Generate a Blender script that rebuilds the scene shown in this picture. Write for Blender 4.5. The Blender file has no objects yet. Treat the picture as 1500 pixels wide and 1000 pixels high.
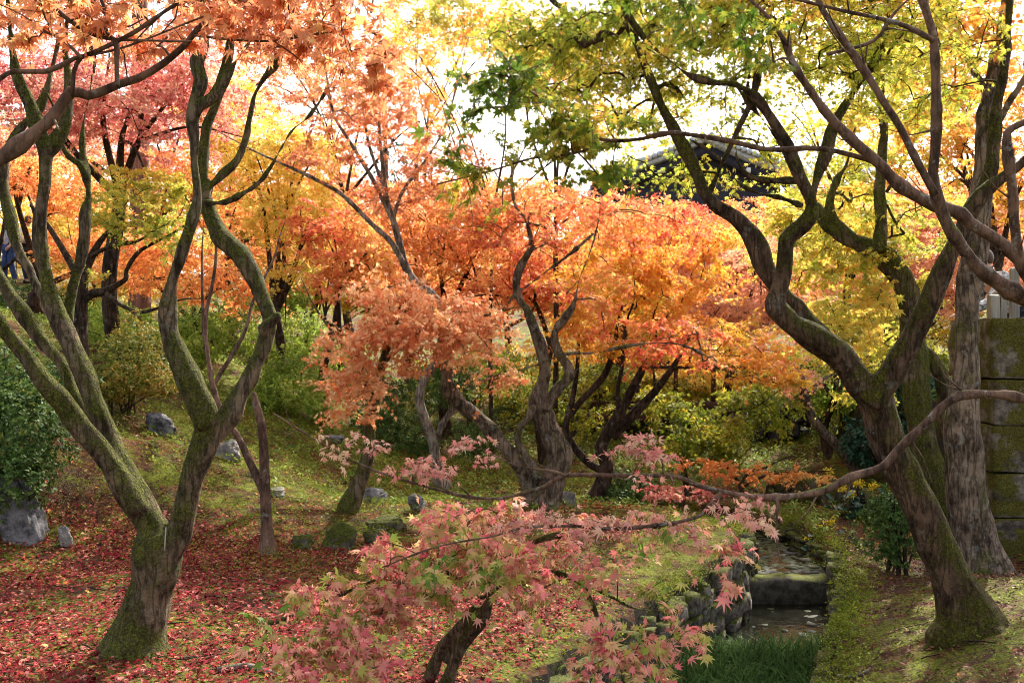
import bpy, bmesh, math, random
import numpy as np
from mathutils import Vector, Matrix

# ------------------------------------------------------------------ camera, sky, sun, exposure
C = bpy.context.scene
COL = C.collection
F = 1458.0                      # focal length in photograph pixels (1500 px wide)
H = 1.8                         # camera height
cam_d = bpy.data.cameras.new('camera'); cam = bpy.data.objects.new('camera', cam_d); COL.objects.link(cam)
cam.location = (0, 0, H); cam.rotation_euler = (math.radians(90), 0, 0)
cam_d.sensor_width = 36; cam_d.lens = 36 * F / 1500; cam_d.clip_start = .05; cam_d.clip_end = 2000
C.camera = cam
SUN_EL, SUN_AZ = math.radians(43), math.radians(24)      # azimuth from +Y towards +X
wd = bpy.data.worlds.new('World'); C.world = wd; wd.use_nodes = True
nt = wd.node_tree; bg = nt.nodes['Background']
sky = nt.nodes.new('ShaderNodeTexSky'); sky.sky_type = 'NISHITA'; sky.sun_disc = False
sky.sun_elevation = SUN_EL; sky.sun_rotation = SUN_AZ
sky.air_density = 1.0; sky.dust_density = 4.0; sky.ozone_density = 0.6
hsv = nt.nodes.new('ShaderNodeHueSaturation'); hsv.inputs['Saturation'].default_value = .4      # thin bright high cloud
nt.links.new(sky.outputs[0], hsv.inputs['Color']); nt.links.new(hsv.outputs[0], bg.inputs[0]); bg.inputs[1].default_value = 0.15
sd = bpy.data.lights.new('sun', 'SUN'); sun = bpy.data.objects.new('sun', sd); COL.objects.link(sun)
sd.energy = 3.6; sd.angle = math.radians(0.5); sd.color = (1, .94, .84)
sv = Vector((math.sin(SUN_AZ) * math.cos(SUN_EL), math.cos(SUN_AZ) * math.cos(SUN_EL), math.sin(SUN_EL)))
sun.rotation_euler = sv.to_track_quat('Z', 'Y').to_euler(); sun.location = sv * 60
C.view_settings.view_transform = 'Standard'; C.view_settings.look = 'None'
C.view_settings.exposure = 1.8; C.view_settings.gamma = 1.0; C.view_settings.use_curve_mapping = False
cy = C.cycles
cy.max_bounces = 6; cy.diffuse_bounces = 2; cy.glossy_bounces = 2; cy.transmission_bounces = 4; cy.transparent_max_bounces = 8
cy.use_denoising = True; cy.filter_width = 1.05
cy.caustics_reflective = False; cy.caustics_refractive = False

# ------------------------------------------------------------------ helpers
rng = np.random.default_rng(7)
random.seed(7)
def P(px, py, d):
    return np.array([(px - 750) / F * d, d, H - (py - 500) / F * d])
def sines(seed, n=14, lo=.5, hi=4.0):
    r = np.random.default_rng(seed)
    k = r.normal(size=(n, 3)); k /= np.linalg.norm(k, axis=1)[:, None]
    f = np.exp(r.uniform(np.log(lo), np.log(hi), n)); k *= f[:, None] * 2
    ph = r.uniform(0, 6.28, n); a = f ** -.6; a /= np.sqrt((a ** 2).sum() / 2)
    def fn(p): return (np.sin(p @ k.T + ph) * a).sum(1)          # about unit variance
    return fn
def link(o, parent=None):
    COL.objects.link(o)
    if parent is not None: o.parent = parent
    return o
def tag(o, label=None, cat=None, group=None, kind=None):
    if label: o['label'] = label
    if cat: o['category'] = cat
    if group: o['group'] = group
    if kind: o['kind'] = kind
    return o
def thing(name, loc, label, cat, group=None):
    o = bpy.data.objects.new(name, None); o.empty_display_size = .2; o.location = tuple(float(v) for v in loc)
    return tag(link(o), label, cat, group)
def mesh_np(name, V, polys_flat, starts, smooth=True):
    V = np.asarray(V, dtype=np.float32); me = bpy.data.meshes.new(name)
    me.vertices.add(len(V)); me.vertices.foreach_set('co', V.ravel())
    me.loops.add(len(polys_flat)); me.loops.foreach_set('vertex_index', np.asarray(polys_flat, dtype=np.int32))
    me.polygons.add(len(starts)); me.polygons.foreach_set('loop_start', np.asarray(starts, dtype=np.int32))
    me.update(calc_edges=True)
    if smooth: me.polygons.foreach_set('use_smooth', np.ones(len(starts), dtype=bool))
    return me
def obj(name, V, flat, starts, mat, parent=None, smooth=True):
    """vertices given in world space; stored relative to the parent's base"""
    V = np.asarray(V, dtype=np.float64)
    if parent is not None: V = V - np.array(parent.location)
    me = mesh_np(name, V, flat, starts, smooth)
    me.materials.append(mat)
    return link(bpy.data.objects.new(name, me), parent)
class Geo:
    """collects loose pieces that all share a face size pattern"""
    def __init__(s): s.V = []; s.L = []; s.S = []; s.nv = 0; s.nl = 0
    def add(s, V, flat, starts):
        V = np.asarray(V, dtype=float); flat = np.asarray(flat); starts = np.asarray(starts)
        s.V.append(V); s.L.append(flat + s.nv); s.S.append(starts + s.nl); s.nv += len(V); s.nl += len(flat)
    def quads(s, V, Q): s.add(V, np.asarray(Q).ravel(), np.arange(len(Q)) * 4)
    def faces(s, V, fs):
        flat = [i for f in fs for i in f]; st = np.cumsum([0] + [len(f) for f in fs])[:-1]; s.add(V, flat, st)
    def arrays(s): return np.concatenate(s.V), np.concatenate(s.L), np.concatenate(s.S)
    def obj(s, name, mat, parent=None, smooth=True): return obj(name, *s.arrays(), mat, parent, smooth)
    def box(s, c, size, rz=0, jit=0, ax=None):
        v = np.array([[x, y, z] for x in (-.5, .5) for y in (-.5, .5) for z in (-.5, .5)]) * np.array(size)
        if jit: v = v + rng.normal(0, jit, v.shape)
        if ax is None:
            c_, s_ = math.cos(rz), math.sin(rz); ax = np.array([[c_, s_, 0], [-s_, c_, 0], [0, 0, 1]])
        s.faces(v @ np.asarray(ax) + np.asarray(c), [(0, 1, 3, 2), (4, 6, 7, 5), (0, 4, 5, 1), (2, 3, 7, 6), (0, 2, 6, 4), (1, 5, 7, 3)])
def norm(v): return v / np.maximum(np.linalg.norm(v, axis=-1, keepdims=True), 1e-9)
def catmull(pts, step):
    pts = np.asarray(pts, float)
    p = np.vstack([2 * pts[0] - pts[1], pts, 2 * pts[-1] - pts[-2]]); out = []
    for i in range(1, len(p) - 2):
        n = max(2, int(np.linalg.norm(p[i + 1, :3] - p[i, :3]) / step))
        t = np.linspace(0, 1, n, endpoint=False)[:, None]
        a, b, c, d = p[i - 1], p[i], p[i + 1], p[i + 2]
        out.append(.5 * (2 * b + (c - a) * t + (2 * a - 5 * b + 4 * c - d) * t ** 2 + (3 * b - a - 3 * c + d) * t ** 3))
    out.append(p[-2:-1]); return np.concatenate(out)
def tube(g, pts, rad, sides=8, lump=0.0, seed=0):
    pts = np.asarray(pts, float); n = len(pts); rad = np.broadcast_to(np.asarray(rad, float), (n,))
    t = norm(np.gradient(pts, axis=0))
    ref = np.array([.31, .93, .2]) if abs(t[:, 2]).mean() > .5 else np.array([.2, .1, .97])
    a = norm(np.cross(t, ref)); b = np.cross(t, a)
    th = np.arange(sides) / sides * 2 * math.pi
    ring = np.cos(th)[None, :, None] * a[:, None] + np.sin(th)[None, :, None] * b[:, None]
    R = rad[:, None, None] * np.ones((1, sides, 1))
    if lump:
        q = (pts[:, None] + ring * rad[:, None, None] * 2).reshape(-1, 3)
        R = R * (1 + lump * sines(seed, 12, 1.2, 9)(q)).reshape(n, sides, 1)
    V = (pts[:, None] + ring * R).reshape(-1, 3)
    i = np.arange(n - 1)[:, None] * sides; j = np.arange(sides)[None]; j2 = (j + 1) % sides
    Q = np.stack([i + j, i + j2, i + sides + j2, i + sides + j], -1).reshape(-1, 4)
    V = np.vstack([V, pts[0] - t[0] * rad[0] * .3, pts[-1] + t[-1] * rad[-1] * .6])
    m = n * sides
    T0 = np.stack([np.full(sides, m), np.roll(np.arange(sides), -1), np.arange(sides)], -1)
    T1 = np.stack([np.full(sides, m + 1), (n - 1) * sides + np.arange(sides), (n - 1) * sides + np.roll(np.arange(sides), -1)], -1)
    flat = np.concatenate([Q.ravel(), T0.ravel(), T1.ravel()])
    st = np.concatenate([np.arange(len(Q)) * 4, len(Q) * 4 + np.arange(2 * sides) * 3])
    g.add(V, flat, st)

# ------------------------------------------------------------------ materials
def new_mat(name):
    m = bpy.data.materials.new(name); m.use_nodes = True; n = m.node_tree
    n.nodes.clear(); return m, n, n.nodes.new('ShaderNodeOutputMaterial')
def ramp(n, cols, pos=None, interp='LINEAR'):
    r = n.nodes.new('ShaderNodeValToRGB'); e = r.color_ramp.elements; r.color_ramp.interpolation = interp
    k = len(cols)
    if pos is None: pos = [i / max(1, k - 1) for i in range(k)]
    while len(e) < k: e.new(.5)
    for i in range(k): e[i].position = pos[i]; e[i].color = (*cols[i], 1)
    return r
def math_n(n, op, a, b=None, clamp=False):
    m = n.nodes.new('ShaderNodeMath'); m.operation = op; m.use_clamp = clamp
    for i, v in enumerate((a, b)):
        if v is None: continue
        if isinstance(v, (int, float)): m.inputs[i].default_value = v
        else: n.links.new(v, m.inputs[i])
    return m.outputs[0]
def noise_n(n, scale, detail=3, rough=.55, stretch=None, coord='Object', off=0):
    tc = n.nodes.new('ShaderNodeTexCoord'); t = n.nodes.new('ShaderNodeTexNoise')
    t.inputs['Scale'].default_value = scale; t.inputs['Detail'].default_value = detail; t.inputs['Roughness'].default_value = rough
    src = tc.outputs[coord]
    if stretch or off:
        mp = n.nodes.new('ShaderNodeMapping'); mp.inputs['Scale'].default_value = stretch or (1, 1, 1)
        mp.inputs['Location'].default_value = (off, off * .7, off * 1.3); n.links.new(src, mp.inputs['Vector']); src = mp.outputs[0]
    n.links.new(src, t.inputs['Vector']); return t.outputs[0]
def mixc(n, fac, a, b, mode='MIX'):
    m = n.nodes.new('ShaderNodeMix'); m.data_type = 'RGBA'; m.blend_type = mode
    for s, v in ((m.inputs['Factor'], fac), (m.inputs['A'], a), (m.inputs['B'], b)):
        pass
    ins = {'f': m.inputs[0], 'a': m.inputs[6], 'b': m.inputs[7]}
    for k, v in (('f', fac), ('a', a), ('b', b)):
        if isinstance(v, (int, float)): ins[k].default_value = v
        elif isinstance(v, tuple): ins[k].default_value = (*v, 1)
        else: n.links.new(v, ins[k])
    return m.outputs[2]
def smooth_mask(n, v, lo, hi):
    m = n.nodes.new('ShaderNodeMapRange'); m.interpolation_type = 'SMOOTHSTEP'
    n.links.new(v, m.inputs[0]); m.inputs[1].default_value = lo; m.inputs[2].default_value = hi
    return m.outputs[0]
def leaf_mat(name, cols, trans=.5, clump=.45, scale=1.3, rough=.5, tboost=1.12, spec=.08):
    m, n, out = new_mat(name)
    g = n.nodes.new('ShaderNodeNewGeometry')
    nz = smooth_mask(n, noise_n(n, scale, 2), .3, .7)
    mx = n.nodes.new('ShaderNodeMix'); mx.inputs[0].default_value = clump
    n.links.new(g.outputs['Random Per Island'], mx.inputs[2]); n.links.new(nz, mx.inputs[3])
    r = ramp(n, cols); n.links.new(mx.outputs[0], r.inputs[0])
    b = n.nodes.new('ShaderNodeBsdfPrincipled'); b.inputs['Roughness'].default_value = rough
    b.inputs['Specular IOR Level'].default_value = spec
    n.links.new(r.outputs[0], b.inputs['Base Color'])
    t = n.nodes.new('ShaderNodeBsdfTranslucent')
    hs = n.nodes.new('ShaderNodeHueSaturation'); hs.inputs['Saturation'].default_value = 1.0; hs.inputs['Value'].default_value = tboost
    n.links.new(r.outputs[0], hs.inputs['Color']); n.links.new(hs.outputs[0], t.inputs[0])
    s = n.nodes.new('ShaderNodeMixShader'); s.inputs[0].default_value = trans
    n.links.new(b.outputs[0], s.inputs[1]); n.links.new(t.outputs[0], s.inputs[2]); n.links.new(s.outputs[0], out.inputs[0])
    return m
def bark_mat(name, dark, light, moss=.5, lichen=.3, mosscol=(.1, .105, .018), scale=1.0, bump=1.0):
    m, n, out = new_mat(name)
    a = noise_n(n, 26 * scale, 6, .7, (1, 1, .3)); base = mixc(n, smooth_mask(n, a, .36, .64), dark, light)
    w = noise_n(n, 6 * scale, 4, .6, None, off=12.3); base = mixc(n, math_n(n, 'MULTIPLY', smooth_mask(n, w, .4, .62), .6), base, tuple(c * 1.9 for c in light))
    cr = noise_n(n, 15 * scale, 5, .6, (1.3, 1.3, .22), off=5.2)
    cm = math_n(n, 'SUBTRACT', 1.0, smooth_mask(n, math_n(n, 'ABSOLUTE', math_n(n, 'SUBTRACT', cr, .5)), .0, .05))
    base = mixc(n, math_n(n, 'MULTIPLY', cm, .45), base, tuple(c * .3 for c in dark))
    l = noise_n(n, 11 * scale, 5, .7, None, off=3.1); lm = math_n(n, 'MULTIPLY', smooth_mask(n, l, .6 - .08 * lichen, .66 - .05 * lichen), min(1, lichen * 1.6))
    base = mixc(n, lm, base, (.3, .3, .26))
    g = n.nodes.new('ShaderNodeNewGeometry'); sx = n.nodes.new('ShaderNodeSeparateXYZ'); n.links.new(g.outputs['Normal'], sx.inputs[0])
    mn = noise_n(n, 2.6 * scale, 5, .65, None, off=7.7)
    mv = math_n(n, 'ADD', mn, math_n(n, 'MULTIPLY', sx.outputs[2], .22))
    mm = smooth_mask(n, mv, .72 - .32 * moss, .86 - .3 * moss)
    fine = noise_n(n, 90 * scale, 3, .7)
    mc = mixc(n, smooth_mask(n, fine, .35, .7), tuple(c * .45 for c in mosscol), tuple(c * 1.7 for c in mosscol))
    mm2 = math_n(n, 'MULTIPLY', mm, smooth_mask(n, noise_n(n, 30 * scale, 4, .7, None, off=1.9), .25, .55))
    base = mixc(n, mm2, base, mc)
    b = n.nodes.new('ShaderNodeBsdfPrincipled'); b.inputs['Roughness'].default_value = .9; b.inputs['Specular IOR Level'].default_value = .12
    n.links.new(base, b.inputs['Base Color'])
    bp = n.nodes.new('ShaderNodeBump'); bp.inputs['Strength'].default_value = bump; bp.inputs['Distance'].default_value = .035
    h = math_n(n, 'ADD', noise_n(n, 38 * scale, 6, .7, (1, 1, .35)), math_n(n, 'MULTIPLY', fine, .5))
    h = math_n(n, 'SUBTRACT', math_n(n, 'ADD', h, math_n(n, 'MULTIPLY', mm2, .7)), math_n(n, 'MULTIPLY', cm, .8))
    n.links.new(h, bp.inputs['Height']); n.links.new(bp.outputs[0], b.inputs['Normal'])
    n.links.new(b.outputs[0], out.inputs[0]); return m
def rock_mat(name, dark, light, moss=.4, scale=1.0, island=False, mosscol=(.075, .085, .012)):
    m, n, out = new_mat(name)
    a = noise_n(n, 7 * scale, 8, .7); base = mixc(n, smooth_mask(n, a, .35, .65), dark, light)
    g = n.nodes.new('ShaderNodeNewGeometry')
    if island:
        hs = n.nodes.new('ShaderNodeHueSaturation'); n.links.new(base, hs.inputs['Color'])
        v = n.nodes.new('ShaderNodeMapRange'); n.links.new(g.outputs['Random Per Island'], v.inputs[0]); v.inputs[3].default_value = .45; v.inputs[4].default_value = 1.5
        n.links.new(v.outputs[0], hs.inputs['Value']); base = hs.outputs[0]
    st = noise_n(n, 4 * scale, 4, .6, (1, 1, 5), off=2.2); base = mixc(n, math_n(n, 'MULTIPLY', smooth_mask(n, st, .55, .62), .25), base, tuple(c * .35 for c in dark))
    sx = n.nodes.new('ShaderNodeSeparateXYZ'); n.links.new(g.outputs['Normal'], sx.inputs[0])
    mv = math_n(n, 'ADD', noise_n(n, 3.5 * scale, 6, .65, None, off=5.5), math_n(n, 'MULTIPLY', sx.outputs[2], .28))
    mm = smooth_mask(n, mv, .8 - .4 * moss, .92 - .4 * moss)
    fine = noise_n(n, 70, 3, .7)
    base = mixc(n, mm, base, mixc(n, smooth_mask(n, fine, .35, .7), tuple(c * .5 for c in mosscol), tuple(c * 1.6 for c in mosscol)))
    b = n.nodes.new('ShaderNodeBsdfPrincipled'); b.inputs['Roughness'].default_value = .9; b.inputs['Specular IOR Level'].default_value = .12
    n.links.new(base, b.inputs['Base Color'])
    bp = n.nodes.new('ShaderNodeBump'); bp.inputs['Strength'].default_value = .6; bp.inputs['Distance'].default_value = .03
    n.links.new(math_n(n, 'ADD', a, math_n(n, 'MULTIPLY', fine, .3)), bp.inputs['Height']); n.links.new(bp.outputs[0], b.inputs['Normal'])
    n.links.new(b.outputs[0], out.inputs[0]); return m
def plain_mat(name, a, b_, scale=8, rough=.8, stretch=None, bump=.2):
    m, n, out = new_mat(name)
    nz = noise_n(n, scale, 6, .65, stretch)
    b = n.nodes.new('ShaderNodeBsdfPrincipled'); b.inputs['Roughness'].default_value = rough; b.inputs['Specular IOR Level'].default_value = .2
    n.links.new(mixc(n, smooth_mask(n, nz, .3, .7), a, b_), b.inputs['Base Color'])
    bp = n.nodes.new('ShaderNodeBump'); bp.inputs['Strength'].default_value = bump; bp.inputs['Distance'].default_value = .02
    n.links.new(nz, bp.inputs['Height']); n.links.new(bp.outputs[0], b.inputs['Normal'])
    n.links.new(b.outputs[0], out.inputs[0]); return m

# ------------------------------------------------------------------ ground
CP = [P(205, 960, 5.6), P(0, 1000, 5.2), P(0, 800, 8), P(150, 850, 7), P(393, 800, 8.4), P(500, 800, 8.6), P(520, 735, 11.2), P(790, 745, 10.5),
      P(100, 720, 8.9), P(0, 600, 9.6), P(240, 612, 11), P(100, 590, 10.6), P(0, 470, 14), P(0, 412, 25), P(205, 480, 22), P(330, 690, 10), P(430, 650, 12), P(450, 600, 15),
      P(450, 540, 18), P(600, 690, 12.5), P(600, 630, 16), P(650, 570, 22), P(870, 740, 11.5), P(1000, 715, 14), P(940, 720, 13), P(1268, 742, 11.3),
      P(1250, 700, 13), P(1200, 660, 16), P(1300, 610, 16), P(1400, 560, 20), P(1420, 936, 6), P(1440, 835, 8.2), P(1490, 850, 7), P(1500, 1000, 5),
      P(1330, 820, 8.5), P(1275, 800, 9.6), P(1250, 775, 10.4), P(1140, 752, 11.8), P(1200, 747, 12.1),
      np.array([0, 5.25, 0]), np.array([.83, 6.7, 0]), np.array([1.9, 8.6, .0]), np.array([2.2, 9.6, 0]), np.array([1.45, 4.6, -.3]), np.array([1.95, 6.1, -.3]), np.array([2.5, 7.5, -.22]), np.array([2.85, 8.5, -.1]), np.array([3.1, 9.3, 0]), np.array([2.3, 6.1, -.12]), np.array([2.9, 7.5, -.04]),
      np.array([-3, 1, .1]), np.array([0, 1, .1]), np.array([3, 1, .1]), np.array([-4, 3.5, .05]), np.array([-7, 7, .7]), np.array([-9, 12, 2.0]), np.array([4, 4, .25]), np.array([7, 6, .6]), np.array([6, 8, .4]), np.array([1, -4, .1]),
      np.array([-16, 30, 4.0]), np.array([0, 30, 1.6]), np.array([12, 30, 1.8]), np.array([-30, 60, 7]), np.array([0, 60, 4]), np.array([30, 60, 5]), np.array([-40, 10, 6]), np.array([40, 10, 4]), np.array([0, -30, 1]), np.array([12, 12, 1.2])]
CP = np.array(CP)
def _phi(a, b): return np.sqrt(((a[:, None, :2] - b[None, :, :2]) ** 2).sum(-1) + .6)
_A = _phi(CP, CP) - 1e-9 * np.eye(len(CP))
_A = np.block([[_A - np.eye(len(CP)) * .03, np.ones((len(CP), 1))], [np.ones((1, len(CP))), np.zeros((1, 1))]])
_w = np.linalg.solve(_A, np.append(CP[:, 2], 0))
_bump = sines(11, 26, .5, 3.2)
CH_L = np.array([(-4.4, -2.5), (-2.4, 1), (0, 5.25), (.83, 6.7), (1.9, 8.6), (2.25, 9.6), (2.2, 10.4), (1.8, 11.2), (1.55, 11.9)])
CH_R = np.array([(-1.4, -2.5), (0, 1), (1.45, 4.6), (1.95, 6.1), (2.5, 7.5), (2.85, 8.5), (3.08, 9.3), (3.12, 10.1), (3.02, 11.0), (2.6, 12.0), (2.0, 12.7)])
CH = np.vstack([CH_L, CH_R[::-1]])
def seg_dist(p, poly, closed):
    a = poly; b = np.roll(poly, -1, 0)
    if not closed: a, b = poly[:-1], poly[1:]
    d = np.full(len(p), 1e9)
    for u, v in zip(a, b):
        e = v - u; t = np.clip(((p - u) @ e) / (e @ e), 0, 1); d = np.minimum(d, np.linalg.norm(p - (u + t[:, None] * e), axis=1))
    return d
def inside(p, poly):
    r = np.zeros(len(p), bool); a = poly; b = np.roll(poly, -1, 0)
    for u, v in zip(a, b):
        c = ((u[1] > p[:, 1]) != (v[1] > p[:, 1]))
        with np.errstate(divide='ignore', invalid='ignore'): x = (v[0] - u[0]) * (p[:, 1] - u[1]) / (v[1] - u[1]) + u[0]
        r ^= c & (p[:, 0] < x)
    return r
def sstep(x, a, b):
    t = np.clip((x - a) / (b - a), 0, 1); return t * t * (3 - 2 * t)
WEIR_Y = 9.15
def bed(y): return np.where(y < WEIR_Y, -.62, -.40)
def gh(x, y, raw=False):
    x = np.atleast_1d(np.asarray(x, float)); y = np.atleast_1d(np.asarray(y, float)); p = np.stack([x, y], 1)
    z = np.concatenate([_phi(q, CP) @ _w[:-1] + _w[-1] for q in np.array_split(p, max(1, len(p) // 20000))])
    z = np.clip(z, -.4, 14)
    z = z + .035 * _bump(np.stack([x, y, 0 * x], 1)) * sstep(y, 2, 6)
    t = sstep(x - 4.62, 0, .3) * sstep(y, 9.0, 9.4) * (1 - sstep(y, 13, 17))          # walkway behind the stone pier
    z = z * (1 - t) + np.maximum(z, 1.15) * t
    if raw: return z
    near = (y > -3) & (y < 15) & (x > -6) & (x < 6)
    if near.any():
        q = p[near]; s = np.where(inside(q, CH), 1, -1) * seg_dist(q, CH, True)
        k = sstep(s, -.01, .06); zz = z[near]; z[near] = zz * (1 - k) + bed(q[:, 1]) * k
    return z
def g1(x, y): return float(gh(x, y, True)[0])
def onground(px, d, dz=0.0):
    x = (px - 750) / F * d; return np.array([x, d, g1(x, d) + dz])

def ground_mat():
    m, n, out = new_mat('forest_floor')
    a = noise_n(n, 1.1, 6, .65); f = noise_n(n, 45, 5, .75); c = noise_n(n, 5, 6, .7, None, off=4)
    soil = mixc(n, smooth_mask(n, f, .3, .7), (.016, .009, .005), (.085, .04, .02))
    rust = mixc(n, smooth_mask(n, f, .35, .68), (.05, .014, .006), (.17, .06, .02))
    moss = mixc(n, smooth_mask(n, f, .3, .72), (.03, .036, .005), (.2, .22, .016))  # moss lightened in colour to stand in for sunlight on the slope
    q = noise_n(n, 2.2, 7, .7, None, off=9)
    soil = mixc(n, smooth_mask(n, q, .42, .6), soil, rust)
    mk = smooth_mask(n, math_n(n, 'ADD', math_n(n, 'MULTIPLY', a, .5), math_n(n, 'MULTIPLY', c, .5)), .46, .55)
    base = mixc(n, mk, soil, moss)
    g = n.nodes.new('ShaderNodeNewGeometry'); sx = n.nodes.new('ShaderNodeSeparateXYZ'); n.links.new(g.outputs['True Normal'], sx.inputs[0])
    st = math_n(n, 'SUBTRACT', 1.0, smooth_mask(n, sx.outputs[2], .25, .6))
    base = mixc(n, st, base, mixc(n, smooth_mask(n, c, .45, .6), (.02, .015, .01), (.05, .055, .01)))
    b = n.nodes.new('ShaderNodeBsdfPrincipled'); b.inputs['Roughness'].default_value = .95; b.inputs['Specular IOR Level'].default_value = .15
    n.links.new(base, b.inputs['Base Color'])
    bp = n.nodes.new('ShaderNodeBump'); bp.inputs['Strength'].default_value = .9; bp.inputs['Distance'].default_value = .04
    n.links.new(math_n(n, 'ADD', f, c), bp.inputs['Height']); n.links.new(bp.outputs[0], b.inputs['Normal'])
    n.links.new(b.outputs[0], out.inputs[0]); return m
M_GROUND = ground_mat()
xs = np.concatenate([[-300, -150, -80, -50], np.arange(-35, -7, 1.0), np.arange(-7, 6, .09), np.arange(6, 36, 1.0), [50, 80, 150, 300]])
ys = np.concatenate([[-60, -20, -8], np.arange(-4, 3, .4), np.arange(3, 15, .09), np.arange(15, 26, .4), np.arange(26, 62, 2.0), [80, 120, 200, 400]])
GX, GY = np.meshgrid(xs, ys); GZ = gh(GX.ravel(), GY.ravel())
nx, ny = len(xs), len(ys); ii = np.arange((ny - 1) * (nx - 1)); r_, c_ = ii // (nx - 1), ii % (nx - 1); k_ = r_ * nx + c_
Q = np.stack([k_, k_ + 1, k_ + nx + 1, k_ + nx], 1)
tag(obj('ground', np.stack([GX.ravel(), GY.ravel(), GZ], 1), Q.ravel(), np.arange(len(Q)) * 4, M_GROUND), kind='structure')

# ------------------------------------------------------------------ leaves
def outline(tips, notch_r, base=.16):
    """tips: [(angle, length)] from 0 to the side; mirrored. Returns flat outline, tip along +Y"""
    pts = []; half = []
    for i, (a, l) in enumerate(tips):
        half.append((a, l))
        nxt = tips[i + 1][0] if i + 1 < len(tips) else 180
        if i + 1 < len(tips): half.append(((a + nxt) / 2, notch_r))
    right = half; left = [(-a, r) for a, r in half if a > 0][::-1]
    allp = right + [(172, base), (-172, base)] + left
    v = np.array([[math.sin(math.radians(a)) * r, math.cos(math.radians(a)) * r, 0] for a, r in allp])
    v[:, 2] = -.22 * (v[:, 0] ** 2 + v[:, 1] ** 2) ** 1.2
    k = np.hypot(v[:, 0], v[:, 1]) < .45; v[k, 2] += .03
    return v
STAR7 = outline([(0, 1.0), (36, .93), (76, .74), (122, .42)], .34)
STAR5 = outline([(0, 1.0), (45, .9), (98, .62)], .34)
STAR3 = outline([(0, 1.0), (68, .85)], .42, .3)
LANCE = np.array([[0, -.1, 0], [.26, .35, .05], [.2, .75, .0], [0, 1.1, -.12], [-.2, .75, .0], [-.26, .35, .05]]); 
DIAM = np.array([[0, -.1, 0], [.3, .45, .05], [0, 1.0, -.1], [-.3, .45, .05]])
ROUND = np.array([[math.sin(a) * (.55 if abs(a) > 2.9 else 1), math.cos(a) * (.55 if abs(a) > 2.9 else 1), -.1 * math.sin(3 * a)] for a in np.linspace(-3.14, 3.0, 12)])
def leaves_geo(g, tmpl, pos, tipdir, nrm, size):
    """one polygon per leaf"""
    n = len(pos); k = len(tmpl)
    y = norm(tipdir); z = norm(nrm - (nrm * y).sum(1)[:, None] * y); x = np.cross(y, z)
    s = np.asarray(size).reshape(-1, 1, 1) * np.ones((n, 1, 1))
    wob = 1 + rng.normal(0, .08, (n, k, 1))
    curl = rng.uniform(-.3, 3.0, (n, 1))
    V = pos[:, None] + s * wob * (tmpl[None, :, 0:1] * x[:, None] + tmpl[None, :, 1:2] * y[:, None] + (tmpl[None, :, 2] * curl)[..., None] * z[:, None])
    g.add(V.reshape(-1, 3), np.arange(n * k), np.arange(n) * k)

def spray_leaves(c, u, R, m, tilt=.5, droop=.4):
    """leaf positions on one flat spray: twigs fan out from c along u; returns pos, tip dir, normal, list of sub-twig ends"""
    u = u / (np.linalg.norm(u) + 1e-9); side = np.cross(u, [0, 0, 1.0]); side /= (np.linalg.norm(side) + 1e-9); up = np.cross(side, u)
    up = norm(up + rng.normal(0, .22, 3)); side = norm(np.cross(u, up)); u = np.cross(up, side)
    k = max(3, min(9, m // 7)); per = max(2, int(math.ceil(m / k)))
    ang = np.linspace(-1.25, 1.25, k) + rng.normal(0, .16, k); ln = R * rng.uniform(.6, 1.1, k) * (1 - .25 * np.abs(ang))
    start = c - u * R * .5 + u[None] * (R * rng.uniform(0, .8, k))[:, None] * (np.abs(ang) > .3)[:, None]
    dirs = np.cos(ang)[:, None] * u + np.sin(ang)[:, None] * side
    t = (np.arange(per) + rng.uniform(.2, .9, (k, per))) / per
    pos = start[:, None] + dirs[:, None] * (ln[:, None] * t)[..., None]
    pos = pos + up * (-(t ** 2) * ln[:, None] * .22 * rng.uniform(.2, 1.4, (k, 1)))[..., None] + rng.normal(0, R * .045, (k, per, 3))
    sgn = np.where(np.arange(per) % 2 == 0, 1, -1)[None, :] * rng.uniform(.2, 1.3, (k, per))
    sgn[:, -1] *= .2
    perp = np.cross(np.broadcast_to(up, dirs.shape), dirs)
    td = dirs[:, None] * np.cos(sgn)[..., None] + perp[:, None] * np.sin(sgn)[..., None]
    td = td + np.array([0, 0, -1.0]) * np.abs(rng.normal(droop, .35, (k, per)))[..., None]
    nr = up + rng.normal(0, tilt, (k, per, 3))
    ends = start + dirs * ln[:, None] + up * (-.2 * ln)[:, None]
    return pos.reshape(-1, 3), td.reshape(-1, 3), nr.reshape(-1, 3), start, ends

def limb(pts, d0, d1=None, wscale=1.0):
    """pts: (px, py, width_px) -> world polyline with radius in column 3"""
    if d1 is None: d1 = d0
    a = np.array(pts, float); s = np.concatenate([[0], np.cumsum(np.hypot(*np.diff(a[:, :2], axis=0).T))]); s /= s[-1]
    d = d0 + (d1 - d0) * s
    out = np.array([[*P(p[0], p[1], dd), p[2] / 2 / F * dd * wscale] for p, dd in zip(a, d)])
    return out
def E(px, py, d, rx, ry, rd=None, cov=2.2):
    """crown lobe: photo-pixel extents turned into metres at its distance"""
    return dict(c=P(px, py, d), r=np.array([rx / F * d, rd if rd else .8 * rx / F * d, ry / F * d]), cov=cov)

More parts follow.
